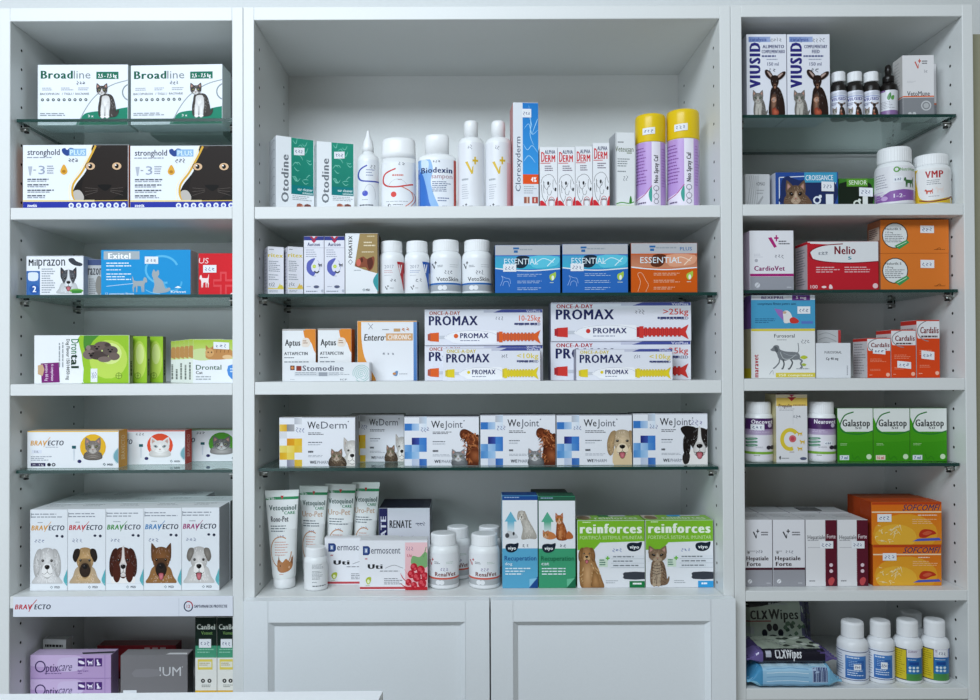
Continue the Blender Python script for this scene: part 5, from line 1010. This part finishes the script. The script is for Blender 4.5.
# ---- board
carton('medicine_box','crumpled white and grey carton in the right bookcase corner','box',745.4,769.8,174,'R1',.05,.05,{'f':'#c8cacc','t':'#bbb'},lambda a:(a.R(0,0,100,100,'#c6c8ca'),[a.K([(6+k*9,98),(14+k*9,60),(20+k*8,30),(16+k*9,4)],.5,'#9a9c9e') for k in range(5)],a.T('HOMAO',44,22,80,32,'#6a6c70',1),a.L(46,44,86,60,2,'#9a9c9e',.35),a.P([(30,100),(70,60),(74,64),(44,100)],'#a4a6a8')),3)
def art_cro(a):
    a.R(0,0,100,100,'#2a4c94'); a.K([(6,14),(90,8),(96,14),(94,90),(88,94),(10,94),(6,86),(6,14)],.9,'#dfe4ec',False); a.S([(20,10),(38,22),(92,18),(94,88),(12,90),(8,60),(10,22)],'#23305c',2)
    a.R(46,0,98,28,'#3f9ac0'); a.T('CROISSANCE',48,8,92,22,'#f0f4f6',1)
    a.S([(16,92),(18,60),(44,56),(58,92)],'#6a5240',3); cat_head(a.sub(14,16,50,90),'#7c624c','#2c201a','#c8b098','#3a2c28')
    a.C(66,76,3.4,'#dfe6ee'); a.C(66,76,2,'#23305c'); a.C(71,66,1.4,'#dfe6ee'); a.R(80,60,92,96,'#e6eaee'); a.L(64,92,90,96,1,'#d0d8e8')
carton('medicine_box','blue kitten box with a light blue tab, lying on the board','box',775.6,838.2,172.2,'R1',.045,.05,{'f':'#2a4c94','l':'#c4c8d4','t':'#3a5ca4'},art_cro,0,pl=[(73,26,93,52,-.05)])
def art_sen(a):
    a.R(0,0,100,100,'#3c7a2c'); a.S([(2,16),(60,10),(90,20),(92,90),(4,94)],'#1c261c',2); a.R(22,0,80,26,'#5c9a34'); a.T('SENIOR',28,6,78,20,'#e4f0d8',1); a.C(50,82,3.2,'#dfe6dc'); a.C(50,82,1.8,'#1c261c'); a.C(57,70,1.3,'#dfe6dc'); a.R(66,50,80,96,'#e6eae4')
carton('medicine_box','dark green box with lighter green tab beside the kitten box','box',838.8,875,178.4,'R1',.05,.05,{'f':'#3c7a2c','t':'#4a8a3a'},art_sen,0,pl=[(56,30,94,58,-.05)])
def art_pur(a):
    a.R(0,0,100,100,'#e2e2e6'); a.S([(0,66),(20,78),(40,66),(100,64),(100,90),(0,92)],'#8a5aa4',2); a.T('1-2-',48,74,76,84,'#e4dcec',2); a.E(26,84,8,6,'#c8a8d8'); a.L(6,20,40,60,6,'#9a98a8',.3); a.C(56,10,2.4,'#5a9a3c'); a.C(56,10,1.3,'#e2e2e6'); a.T('NutriVet',64,6,98,14,'#5a9a3c',1); dogsil(a.sub(72,28,96,58),'#3c6a3c'); a.L(2,66,28,90,4,'#c4a8d4',.3)
bottle('supplement_bottle','white bottle with purple band and a swirly sealed cap','bottle',876.2,912.3,146,'R1',.038,[(.93,0),(1,.03),(1,.62),(.96,.68),(.84,.73),(.78,.75)],[(.84,.745),(.86,.76),(.86,.96),(.80,1)],lab=(.02,.66),art=art_pur,ridge=.03,pl=[(48,28,70,44,0)])
def art_vmp(a):
    a.R(0,0,100,100,'#e0bc34'); a.S([(20,-2),(102,-2),(102,70),(84,86),(50,92),(26,86),(18,60)],'#e6e6e6',4); a.S([(22,88),(50,94),(86,88),(100,76),(101,80),(86,92),(50,98),(24,92)],'#8a4a34',3)
    a.T('VMP',36,8,80,28,'#b02c30',2); a.L(40,34,84,50,3,'#8a8c92',.35); dogsil(a.sub(34,58,56,74),'#c8503c'); dogsil(a.sub(60,52,82,72),'#e8ddd8'); a.L(44,80,82,83,1,'#8a8c92')
bottle('supplement_bottle','white and yellow bottle with red capitals and a white cap','bottle',913.3,948.4,153,'R1',.036,[(.93,0),(1,.03),(1,.68),(.96,.74),(.86,.78),(.82,.79)],[(.86,.785),(.88,.80),(.88,.955),(.84,.99),(.76,1)],lab=(.03,.70),art=art_vmp,ridge=.03)
# ---- glass 2
def art_car(a):
    a.R(0,0,100,100,'#e6e6ea'); a.P([(42,12),(50,11),(62,27),(56,29)],'#b02a78'); a.R(56,11,66,14,'#b02a78'); a.R(59.5,7.5,62.5,18,'#b02a78'); a.L(66,17,94,25,2,'#5a5a64',.5); a.L(10,39,32,46,3,'#c0c0c8',.3); a.H(56,39,80,47,n=3,w=.4); a.C(15,50,1.4,'#b0b0b8')
    a.T('CardioVet',10,59,80,67,'#8c2468',2); a.R(0,72,100,76.5,'#a42a74'); a.R(0,77,100,100,'#9a9ca4'); a.C(17,91,2.2,'#d0d2d8'); a.K([(12,95),(22,87)],.4,'#888',False); a.L(84,94,98,97,1,'#c8cad0')
carton('supplement_box','white and grey heart supplement box with a magenta line','box',749.6,793.6,230.6,'RG2',.026,.05,{'f':'#e6e6ea','l':'#d8c8dc','t':'#ccc'},art_car,0)
def art_nel(a):
    a.R(0,0,100,100,'#be2430'); a.R(0,0,100,4,'#c8ccd0'); a.P([(0,0),(100,0),(100,41),(62,44),(30,43),(8,36),(4,22),(12,12),(30,6),(0,4)],'#e2e4e6'); a.R(0,2,4,44,'#be2430'); a.P([(0,6),(22,6),(8,14),(2,26),(0,40)],'#be2430'); a.K([(50,5),(24,8),(8,16),(3,26),(8,36),(28,42),(62,44),(100,41)],1.0,'#8c1c28')
    a.T('Nelio',38,10,68,26,'#7c2430',2); a.T('5',57,31,62,37,'#2a8a9c',2); a.L(16,22,30,30,2,'#a8acb4',.3); a.H(15,20,30,28,n=3,w=.4); a.L(12,52,46,66,3,'#e4b8bc',.4); a.L(52,52,88,66,3,'#e4b8bc',.4); a.T('100',4,89,14,96,'#f0d8da',1); a.E(23,93,3.4,2.4,'#f0d8da'); a.S([(30,96),(31,88),(34,90),(35,96)],'#f0d8da',3); a.C(95,91,2.2,'#e8c8cc')
carton('medicine_box','red and white tablet box with number 100 in its lower corner','box',807.4,878.6,241.4,'RG2',.03,.05,{'f':'#be2430','l':'#c4b8bc','t':'#b06068'},art_nel,0,sides={'l':lambda a:(a.R(0,0,100,6,'#be2430'),a.L(10,14,90,90,14,'#7c7c84',.4))})
def art_nal(a):
    a.R(0,0,100,100,'#dd7a30'); a.C(21,47,10.9,'#4a3a2c'); a.C(21,47,10.1,'#e2e6e6'); a.T("Nelorifit 5",7,24,30,31,'#2c2c30',1); a.T('1.25 mg',7,35,18,40,'#3c3c40',1); a.L(6,44,36,70,5,'#6a6c74',.35); a.P([(20,78),(38,60),(42,68),(27,88)],'#3c9a58'); a.K([(24,80),(38,66)],.6,'#d8f0dc',False)
    a.K([(80,90),(86,84),(88,90)],.6,'#8c4a1c'); a.L(78,88,98,92,1,'#8c4a1c')
o,z=carton('medicine_box','lower orange tablet box with a white roundel','box',880.9,949.2,253.4,'RG2',.028,.045,{'f':'#dd7a30','l':'#a87050','t':'#c87038'},art_nal,0,'orange boxes with a white roundel',pl=[(58,18,78,40,-.04)])
carton('medicine_box','upper orange tablet box with a white roundel','box',880.6,949,219.6,'RG2',.028,.045,{'f':'#dd7a30','l':'#a87050','t':'#c87038'},art_nal,0,'orange boxes with a white roundel',zb=z,pl=[(58,18,78,40,-.04)],sides={'l':lambda a:(a.R(10,20,90,60,'#c8b8a8'),a.L(15,24,80,54,5,'#444',.4))})
# ---- board 2
def art_fur(a):
    a.R(0,0,100,100,'#e4e6e6'); a.R(0,0,100,5,'#d8c84a'); a.T('Furosoral',36,11,68,18,'#2a2c30',1); a.L(40,22,64,25,1,'#9a9ca0'); a.T('maravet',5,52,11,98,'#b0303c',2,rot=90); a.H(78,22,92,31,n=3,w=.4)
    b=a.sub(30,32,80,82); b.S([(0,20),(6,14),(10,6),(18,2),(26,6),(30,20),(48,28),(72,30),(86,34),(92,48),(88,60),(74,62),(60,60),(44,66),(32,62),(24,54),(20,38),(14,28),(4,26)],'#7c8084',4); b.K([(84,36),(88,20),(86,-6)],.8,'#7c8084')
    b.K([(28,56),(26,74),(12,94),(8,94)],1.4,'#7c8084'); b.K([(38,60),(42,78),(38,96),(34,97)],1.5,'#5c6064'); b.K([(62,58),(68,74),(60,96),(54,98)],1.5,'#5c6064'); b.K([(84,54),(98,66),(94,76),(98,92),(92,94)],1.7,'#7c8084')
    b.S([(12,8),(20,10),(24,24),(20,32),(14,24)],'#5c6064',3); b.K([(30,30),(40,56),(60,58),(80,40)],.5,'#c8cccc'); b.K([(40,34),(60,44),(84,44)],.4,'#a8acb0')
    a.K([(28,92),(33,84),(34,92)],.5,'#a0a4a8'); a.S([(76,58),(82,54),(88,58),(82,62)],'#b8c43c',3); a.S([(78,72),(82,70),(86,73),(82,76)],'#a8b84c',3); a.R(38,89,100,98,'#d8c84a'); a.T('250 comprimate',42,91,96,96,'#f4f0c8',2); a.L(70,80,96,84,1,'#a0a4a8')
o,z=carton('medicine_box','white tablet box with grey dog drawing and yellow strip, under a blue one','box',751.2,815.3,328.6,'R2',.028,.05,{'f':'#e4e6e6','l':'#b8b090','t':'#ccc'},art_fur,0,sides={'l':lambda a:a.R(0,80,100,100,'#c8b82c')})
def art_ben(a):
    a.R(0,0,100,100,'#4a9cc4'); a.R(0,0,100,14,'#e0e2ea'); a.T('BEXEPRIL',16,3,52,11,'#5a3a7c',2); a.R(64,0,92,16,'#6a3a84'); a.T('5 mg',70,3,86,11,'#f0e8f4',2); a.T('comprimate filmate pentru caini',10,22,70,29,'#1c2c44',1)
    a.P([(36,40),(48,44),(56,70),(50,76),(42,60)],'#9a70b8'); a.S([(50,50),(56,46),(62,56),(64,78),(52,84),(50,66)],'#e4e2e0',3); a.S([(60,72),(66,66),(74,76),(72,84),(62,84)],'#c83c34',3); a.E(52,52,3,4,'#c8a890'); a.R(78,78,96,86,'#5a78c0'); a.L(6,70,40,86,3,'#2a5c84',.35)
carton('medicine_box','light blue tablet box with small dog picture, on top of the white one','box',751.2,815.3,295.2,'R2',.028,.05,{'f':'#4a9cc4','l':'#7c5a9c','t':'#a9b'},art_ben,0,zb=z,pl=[(72,34,92,56,0)])
carton('medicine_box','plain white carton reading as a small dose tablet box, lid open','box',816.4,850.8,343,'R2',.028,.03,{'f':'#dfe2e6','l':'#c4c6ca','t':'#aaa','r':'#bbb'},lambda a:(a.T('FUROSORAL',24,23,74,30,'#3a3c44',1),a.T('Cp 40 mg',28,41,64,48,'#3a3c44',2),a.L(88,60,92,92,1,'#aaaeb4',.8,90)),0)
carton('blister_pack','clear and white packet stack standing in the open white carton','packet',817.5,841,330,'R2',.060,.03,{'f':'#c2c4c6','r':'#b03038','t':'#c8c8cc'},lambda a:([a.K([(6,10+k*10),(40,6+k*10),(80,14+k*10)],.5,'#8c8e92') for k in range(8)],a.R(88,0,100,100,'#b83a3c'),a.R(55,26,86,34,'#e6e8ea')),0,mat_=FOIL)
def art_crd(a):
    a.R(0,0,100,100,'#d9481e'); a.R(0,0,100,32,'#e2e2e4'); a.P([(0,40),(0,20),(4,30),(14,36),(40,39),(100,36),(100,44),(0,44)],'#d9481e') ; a.R(0,0,100,2,'#c8402c'); a.O(62,19,58,18,.9,'#8c8a8c',100,250)
    a.T('Cardalis',16,12,96,23,'#7a2c2c',2,.08); a.L(20,27,92,31,1,'#5a4a4a',.8); a.L(12,52,84,62,3,'#ec9474',.35); a.L(12,78,60,84,2,'#ec9474',.35); a.C(88,92,1.6,'#f0b8a0'); a.L(8,92,24,95,1,'#f0b8a0')
def art_crl(a): a.R(0,0,100,100,'#d8d6d8'); a.R(0,0,100,8,'#c83830'); a.L(8,14,92,94,12,'#9a989c',.35)
for k,(x0,x1,tp,pp,lb) in enumerate(((867.3,890.5,338,(24,26,78,40),'shortest of the three stepped orange-red tablet boxes'),(891.2,915.8,329.8,(24,66,80,80),'middle height box of the three stepped orange-red tablet boxes'),(916.6,939.6,320,(20,54,76,68),'tallest of the three stepped orange-red tablet boxes'))):
    carton('medicine_box',lb,'box',x0,x1,tp,'R2',.028+.0*k,.05,{'f':'#d9481e','l':'#d8d6d8','t':'#c87058','r':'#9a3a20'},art_crd,0,'stepped orange-red tablet boxes',pl=[pp+(-.05,)],sides={'l':art_crl})
# ---- glass 3
def art_uro(t):
    def f(a):
        a.R(0,0,100,100,'#e4e2e8'); a.R(0,0,100,26,'#4c2860'); a.R(0,26,100,40,'#a088b0','#b8a8c4'); a.T(t,26,3,98,13,'#f0ecf4',2); a.L(20,28,90,36,2,'#d8cce0',.35)
        for k in range(3): a.S([(8,48+k*8),(42,46+k*8),(46,50+k*8),(10,53+k*8)],'#4c8a6c',2); a.K([(12,50+k*8),(40,49+k*8)],.4,'#c8e0d0',False)
        a.R(0,80,100,86,'#7cae3a'); a.C(84,70,1.7,'#2c2434'); a.C(96,70,1.7,'#2c2434'); a.L(40,68,74,72,2,'#8a8c90',.35); a.L(34,88,60,92,1,'#90a080'); a.E(88,17,6,5,'#d0c4dc')
    return f
for k,(x0,x1,t,pp) in enumerate(((744.8,772,'Oncovet',(24,14,70,28)),(808,834.6,'Neurovet',(60,55,86,65)))):
    bottle('supplement_bottle',('white bottle with purple label at the left end, left of the yellow ringed box','white bottle with purple label between the yellow ringed box and green boxes')[k],'bottle',x0,x1,401,'RG3',.05,[(.93,0),(1,.025),(1,.70),(.97,.76),(.88,.80),(.84,.81)],[(.86,.805),(.88,.815),(.88,.975),(.82,1)],lab=(.04,.73),art=art_uro(t),ridge=.03,pl=[pp])
def art_prp(a):
    a.R(0,0,100,100,'#e2e2e4'); a.R(0,0,100,17,'#e0c060'); a.R(0,0,100,5,'#e4d8b8'); a.P([(36,4),(64,4),(50,10)],'#b0303c'); a.P([(40,0),(60,0),(50,4)],'#b8405c'); a.T('Propalin',8,14,50,19,'#5a3c30',2); a.L(54,15,96,18,1,'#8a6a50'); a.L(10,21,60,25,2,'#a0a0a6',.3); a.K([(54,20),(54,44)],.2,'#b8b8bc',False); a.H(54,30,80,35,n=3,w=.4)
    a.O(44,66,26,14,4,'#dcc43c',70,320,taper=False); a.C(52,65,3,'#d06a70'); a.C(52,65,1.6,'#c04858'); 
    for (u,v) in ((66,54),(74,66),(66,76)): dogsil(a.sub(u,v,u+18,v+7),'#d8b42c')
    a.L(42,84,60,86,1,'#8a6a70'); a.S([(8,92),(14,90),(12,96)],'#444',2); a.L(16,93,50,95,1,'#5a5a60'); a.E(86,94,11,2.2,'#5a607c')
carton('medicine_box','tall white box with a yellow ring and yellow top band','box',776.2,807.3,394.4,'RG3',.026,.05,{'f':'#e2e2e4','l':'#c0b890','t':'#a03c34'},art_prp,0)
def art_gal(n,vol,vc):
    def f(a):
        a.R(0,0,100,100,'#459a1e','#3a9018'); a.P([(0,0),(100,0),(100,44),(0,44)],'#e4e8e4'); a.P([(0,0),(46,0),(22,10),(8,24),(6,36),(14,44),(0,46)],'#e4e8e4'); a.S([(-2,18),(6,26),(12,38),(30,46),(60,49),(102,44),(102,60),(-2,60)],'#459a1e',3)
        a.K([(46,7),(22,13),(10,26),(8,36),(16,44),(40,48),(70,48),(102,42)],1.3,'#2c7a34'); a.T('Galastop',14,21,92,34,'#3a3c3c',2); a.T(n,50,35,68,39,'#3a3c3c',1); a.L(8,66,34,71,2,'#b8dca0',.35); a.R(6,88,32,97,vc[0]); a.T(vol,10,90,28,95.5,vc[1],2); a.C(88,91,2.2,'#cfe6c0'); a.K([(40,86),(46,96),(56,90),(64,97)],.6,'#2c7a1c')
    return f
for k,(x0,x1,nn,vol,vc,lb) in enumerate(((837.4,872.9,'50','7 ml',('#dfe6ea','#2a6a8a'),'left of the green row, beside the purple-labelled bottle'),(873.4,909.7,'','16 ml',('#e8dcc8','#c03a3a'),'in the middle of the row, red volume text'),(910.2,946.8,'50','7 ml',('#dfe6ea','#2a6a8a'),'at the right end of the green row'))):
    carton('medicine_box','green and white liquid medicine box '+lb,'box',x0,x1,408.2,'RG3',.037,.04,{'f':'#459a1e','l':'#3a5a30','t':'#9ab09a','r':'#2a5a1a'},art_gal(nn or '50',vol,vc),0,'green and white liquid medicine boxes')
# ---- board 3
def art_hep(a):
    a.R(0,0,100,100,'#e2e2e6'); vplus(a,30,14,54,28,'#24242a'); a.L(60,18,86,25,2,'#5a5a60',.5); a.H(40,45,66,51,n=3,w=.4); a.L(8,46,40,50,1,'#b8b8bc'); a.C(14,49,1,'#888')
    a.T('Hepatiale',6,54.5,86,60.5,'#3a2c30',2); a.T('Forte',8,63,58,69,'#3a2c30',2); a.R(0,71.5,100,75,'#4c2430'); a.R(0,75,100,100,'#9a9aa0'); a.C(18,92,1.8,'#e0e0e4'); a.K([(14,94),(22,90)],.4,'#888',False); a.L(78,94,94,97,1,'#c8c8cc')
def art_hep2(a):
    a.R(0,0,100,100,'#e2e2e4'); a.R(63,0,100,100,'#5c1c2c'); a.T('Hepatiale',6,23,62,29,'#2c2c34',1); a.T('Forte',68,22,96,28,'#e8d8dc',1); a.L(6,30,58,33,1,'#9a9aa0'); a.R(6,41,58,42,'#c0c0c4'); a.C(81,68,1.5,'#e0c8d0'); a.C(81,77,1.5,'#e0c8d0'); a.S([(72,90),(84,86),(92,90),(84,98),(74,97)],'#c04c50',3); a.L(10,91,34,94,1,'#6a6a70')
    for k in range(20): a.R(61.5,34+k*3,63.5,35.5+k*3,'#8a3a4a')
HB=((744.6,772.2,art_hep,'white and grey liver box with black cross mark, left of its pair'),(773,804.8,art_hep,'white and grey liver box with black cross mark, right of its pair'),(805.8,836.8,art_hep2,'white and maroon liver box, left of its pair'),(837.6,868,art_hep2,'white and maroon liver box, right of its pair'))
for k,(x0,x1,ar,lb) in enumerate(HB):
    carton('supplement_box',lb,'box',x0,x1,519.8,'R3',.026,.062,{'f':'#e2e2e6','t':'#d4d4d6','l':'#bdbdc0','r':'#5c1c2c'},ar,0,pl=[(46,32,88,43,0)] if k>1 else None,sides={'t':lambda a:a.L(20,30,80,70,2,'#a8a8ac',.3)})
    q=lambda px: 466+(px-466)*((1.33+.026)/(1.33+.092))
    _o,zrow=carton('supplement_box','plain white box in the back row, '+('leftmost of four, behind a cross-marked box','second from the left of four','third from the left of four','rightmost of four, nearest the orange boxes')[k],'box',q(x0)+.2,q(x1)-.2,366+(519.8-366)*(1.356/1.422),'R3',.092,.06,{'f':'#dcdcde','t':'#cfcfd1','l':'#b0b0b4'},None,0,'white boxes in the back row')
b_=carton('supplement_box','thin dark flat carton lying open on top of the back row','box',801,822,510.5,'R3',.11,.03,{'f':'#3a3a3c','t':'#6a6a6a'},None,0,zb=zrow+.0004)
def art_sof(a):
    a.R(0,0,100,100,'#d96a1c','#dc8a24'); a.E(48,74,46,46,'#e09c2c'); a.E(34,82,30,30,'#e6b03a'); a.R(0,0,100,6,'#b8431c'); a.R(0,22,100,25,'#f0d8b4'); a.T('SOFCOMFI',44,6,98,20,'#2c3460',1,.4); a.R(44,22.5,99,25,'#f0d8b4')
    a.L(66,30,94,34,1,'#f4e8d8'); a.L(58,40,96,54,3,'#ecb888',.35); a.S([(68,72),(74,64),(86,66),(92,74),(84,78),(76,84),(68,82)],'#b83420',4); a.S([(72,74),(80,68),(86,72),(78,78)],'#cc5a3c',3); a.P([(66,86),(96,84),(99,90),(58,92)],'#4a5cb8')
    R_=random.Random(9)
    for i in range(22): x,y=R_.uniform(6,42),R_.uniform(56,94); a.K([(x,y),(x+R_.uniform(-5,6),y+R_.uniform(-8,4)),(x+R_.uniform(-4,9),y+R_.uniform(-4,9))],.7,'#f4e0a8',taper=True)
def art_sft(a): a.R(0,0,100,100,'#c8501c'); a.R(10,20,90,80,'#dc7c2c')
o,z=carton('supplement_box','lower orange liver supplement box in the front stack of two','box',873,941.6,544.8,'R3',.028,.04,{'f':'#d9701c','l':'#a03c18','t':'#c8601c','r':'#a8401c'},art_sof,0,'orange liver supplement boxes',pl=[(14,20,34,38,0)])
carton('supplement_box','upper orange liver supplement box in the front stack of two','box',871.6,941.8,502,'R3',.028,.04,{'f':'#d9701c','l':'#a03c18','t':'#c8501c','r':'#a8401c'},art_sof,0,'orange liver supplement boxes',zb=z,pl=[(8,28,28,46,0)])
for kk,(Yk,x0,x1) in enumerate(((.071,864,930),(.113,857.5,921))):
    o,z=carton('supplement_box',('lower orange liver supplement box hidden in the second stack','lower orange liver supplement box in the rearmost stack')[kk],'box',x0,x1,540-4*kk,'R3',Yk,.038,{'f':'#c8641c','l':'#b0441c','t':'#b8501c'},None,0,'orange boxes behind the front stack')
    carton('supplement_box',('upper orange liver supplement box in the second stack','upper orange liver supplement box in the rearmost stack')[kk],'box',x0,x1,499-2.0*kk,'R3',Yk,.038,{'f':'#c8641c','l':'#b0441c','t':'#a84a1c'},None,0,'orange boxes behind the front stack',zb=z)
# ---- bottom right board: wipes and bottles
def pillow(name,label,x0,x1,ypx,sh,Y,d,hgt,cols,arts,rz=0,rx=0,zb=None,tab=(48,212)):
    Z=(zb if zb is not None else SH[sh])+.0005+(d/2*math.sin(rx) if rx else 0)
    L=at(x0,ypx,Y);R_=at(x1,ypx,Y);w_=R_.x-L.x; a_=math.radians(rz)
    o=thing(name,label,'wipes',((L.x+R_.x)/2,Y+d/2,Z),a_,None,rx)
    def se(ph,n=6.0):
        c,q=math.cos(ph),math.sin(ph); return (math.copysign(abs(c)**(2/n),c),math.copysign(abs(q)**(2/n),q))
    def prof(u):
        u=abs(u)
        if u<.74: return 1
        if u>.92: return .05
        t=(u-.74)/.18; return .05+.95*(1-t)**1.1
    def pos(u,c,q,off=0):
        k=prof(u); wob=1+.05*math.sin(u*13+c*4)*math.sin(q*3+u*7)
        dd=d/2*(1-.08*(1-k)); yy=c*(dd+off)+(math.sin(c*14)*.0 if k>.1 else 0); zz=q*(hgt/2*k*wob+off)
        crimp=.0015*math.sin(c*26) if abs(u)>.93 else 0
        return (u*w_/2,yy,hgt*(.532-.22*(1-k))+zz+crimp)
    nx_,na=36,40; b=MB()
    for i in range(nx_+1):
        for a in range(na):
            c,q=se(2*math.pi*a/na); b.v.append(pos(-1+2*i/nx_,c,q)); b.c.append(hx(cols[0]))
    for i in range(nx_):
        for a in range(na):
            k=i*na+a;k2=i*na+(a+1)%na; b.f.append((k,k2,k2+na,k+na)); b.sm.append(True)
    b.f.append(tuple(range(na))[::-1]); b.sm.append(False); b.f.append(tuple(nx_*na+k for k in range(na))); b.sm.append(False)
    N=200; P=[se(math.radians(tab[0]+(tab[1]-tab[0])*i/N)) for i in range(N+1)]; S=[0]
    for i in range(N): S.append(S[-1]+math.hypot((P[i+1][0]-P[i][0])*d/2,(P[i+1][1]-P[i][1])*hgt/2))
    def cs(v):
        t=max(0,min(1,v))*S[-1]; lo=0
        while lo<N-1 and S[lo+1]<t: lo+=1
        f=(t-S[lo])/((S[lo+1]-S[lo]) or 1); return (P[lo][0]+(P[lo+1][0]-P[lo][0])*f,P[lo][1]+(P[lo+1][1]-P[lo][1])*f)
    A=Art(w_,S[-1]); arts(A)
    b.art(A,lambda x,y,off:pos(-1+2*x/w_,*cs(y/S[-1]),off),30,26,(.005,.0,.995,1),off0=.0006,step=.00001)
    b.build('wipes_pack',FOIL,o); return o
def art_clx(a):
    a.R(0,0,100,100,'#aab8aa'); a.P([(0,14),(30,10),(60,2),(100,0),(100,0),(0,0)],'#2a2c30'); a.R(82,0,100,100,'#50506a')
    a.L(40,4,70,9,1,'#a8b0b0',.8); a.T('CLX',14,17,38,32,'#1c1e22',3); a.T('Wipes',39,15,79,32,'#232a26',2); a.R(10,34,42,36,'#8a3434')
    R_=random.Random(4)
    for i in range(34): x,y=R_.uniform(56,82),R_.uniform(34,84); a.S([(x,y),(x+3,y-4),(x+6,y+1),(x+2,y+4)],('#54705a','#3c5444','#a8b8a4')[i%3],2)
    paws(a.sub(26,38,60,80),'#1c2028'); a.R(2,44,18,56,'#a8b0b0')
def art_clx2(a):      # top of the pack down to v 72, then its front side
    a.R(0,0,100,100,'#4c4070'); a.R(18,0,84,72,'#a9b4a4'); a.P([(0,30),(18,60),(18,100),(0,100)],'#6a5c94'); a.P([(100,30),(84,60),(84,100),(100,100)],'#5c4e88'); a.R(18,70,86,100,'#1c1b28')
    R_=random.Random(5)
    for i in range(16): x,y=R_.uniform(46,80),R_.uniform(6,62); a.S([(x,y),(x+5,y-6),(x+8,y+2),(x+2,y+6)],'#2c342e' if i%3 else '#d8e0d4',2)
    a.T('CLXWipes',31,76,60,92,'#e8eaee',2); a.R(21,78,27,90,'#b8bcc8'); a.K([(18,30),(40,22),(60,26)],.5,'#7c8a7c')
def art_clx3(a):
    a.R(0,0,100,100,'#86c0dc'); a.R(16,0,84,68,'#b4dcec','#c8e8f4'); a.R(16,68,84,100,'#a8d0e6','#86b8dc')
    a.P([(0,20),(16,56),(16,100),(0,80)],'#4a94c0'); a.P([(100,20),(84,56),(84,100),(100,80)],'#78b4d4'); a.P([(0,20),(16,0),(16,56)],'#6aa8cc')
    for k in range(4): a.K([(20,74+k*6),(44,73+k*6),(64,75+k*6)],.5,('#6a9cc8','#dceef8')[k%2])
    a.S([(20,10),(40,6),(60,16),(44,34),(22,30)],'#dceff6',4); a.S([(56,30),(76,24),(80,44),(62,50)],'#9cc8e0',4)
    a.R(68,71,84,94,'#a8bcd8'); [a.R(69+k*1.7,72,69.6+k*1.7+(.3 if k%3 else .8),93,'#2c3c6c') for k in range(9)]
pz=SH['R4']
pillow('wet_wipes','light blue crinkled pack of wipes with barcode, lowest in front',747.5,843,676,'R4',.000,.085,.034,('#6fa8c8','#4a8cb4'),art_clx3)
pillow('wet_wipes','dark pack of wipes with black front strip lying on the blue one',746.5,838,655,'R4',.008,.080,.020,('#4c4070','#28243c'),art_clx2,zb=pz+.0375)
pillow('wet_wipes','big grey-green pack of wipes with a paw print, standing behind',744.5,820,625,'R4',.095,.100,.028,('#5a6060','#3c3c44'),art_clx,rx=math.radians(80),zb=pz+.003,tab=(20,160))
def art_bl(a):
    a.R(0,0,100,100,'#e0e6f0'); a.K([(0,6),(100,6)],.7,'#3a4a78',False); a.K([(0,96),(100,96)],.7,'#3a4a78',False); a.R(28,18,90,92,'#4c84c8','#3a6cb0'); a.L(32,22,84,30,1,'#dce8f4'); a.R(36,32,84,58,'#3464ac'); a.L(38,34,82,56,4,'#9ac0e8',.35); a.L(34,64,86,86,3,'#dce8f4',.35); a.L(3,16,24,88,9,'#8a98b4',.3)
def art_yl(a):
    a.R(0,0,100,100,'#24304c'); a.R(4,3,46,97,'#d0bc2c'); a.L(6,8,42,92,12,'#8a7a1c',.3); a.R(48,0,96,78,'#2a62ac','#2c78b4'); a.R(48,0,94,26,'#d8d8e4'); a.L(52,4,90,12,2,'#7a5a7c',.4); a.R(46,78,96,100,'#4a8c4a'); a.L(52,32,88,36,1,'#e0ecf4'); a.R(56,40,86,50,'#1c4a94')
    for k in range(6): a.C(58+(k%3)*12,58+(k//3)*10,1.0,'#d8e8f0')
BB=[(.93,0),(.98,.008),(1,.025),(1,.60),(.97,.66),(.84,.70),(.66,.73),(.62,.74)]; BCp=[(.66,.735),(.72,.745),(.72,.96),(.68,.99),(.58,1)]
for k,(x0,x1,tp,ar,pp,lb) in enumerate(((837.8,867,617.4,art_bl,(54,44,76,62),'white bottle with blue label, nearest the wipes'),(866.4+.9,893.2,617.2,art_bl,(52,40,74,62),'white bottle with blue label, second from the wipes'),(893.8,920.8,616.4,art_yl,None,'white bottle with yellow and blue label, third from the wipes'),(921.2,947.6,616.2,art_yl,(60,2,90,24),'white bottle with yellow and blue label, nearest the cabinet side'))):
    bottle('solution_bottle',lb,'bottle',x0,x1,tp,'R4',.038,BB,BCp,'#e4e7ea','#e8eaec',lab=(.055,.565),art=ar,ridge=.025,pl=[pp] if pp else None,group=('white bottles with blue labels','white bottles with yellow and blue labels')[k//2])
bottle('solution_bottle','white capped bottle hidden in the back row of the bottom right bay','bottle',897.5,924.5,608.6,'R4',.10,BB,BCp,'#d9dcdf','#e0e2e4',ridge=.025)
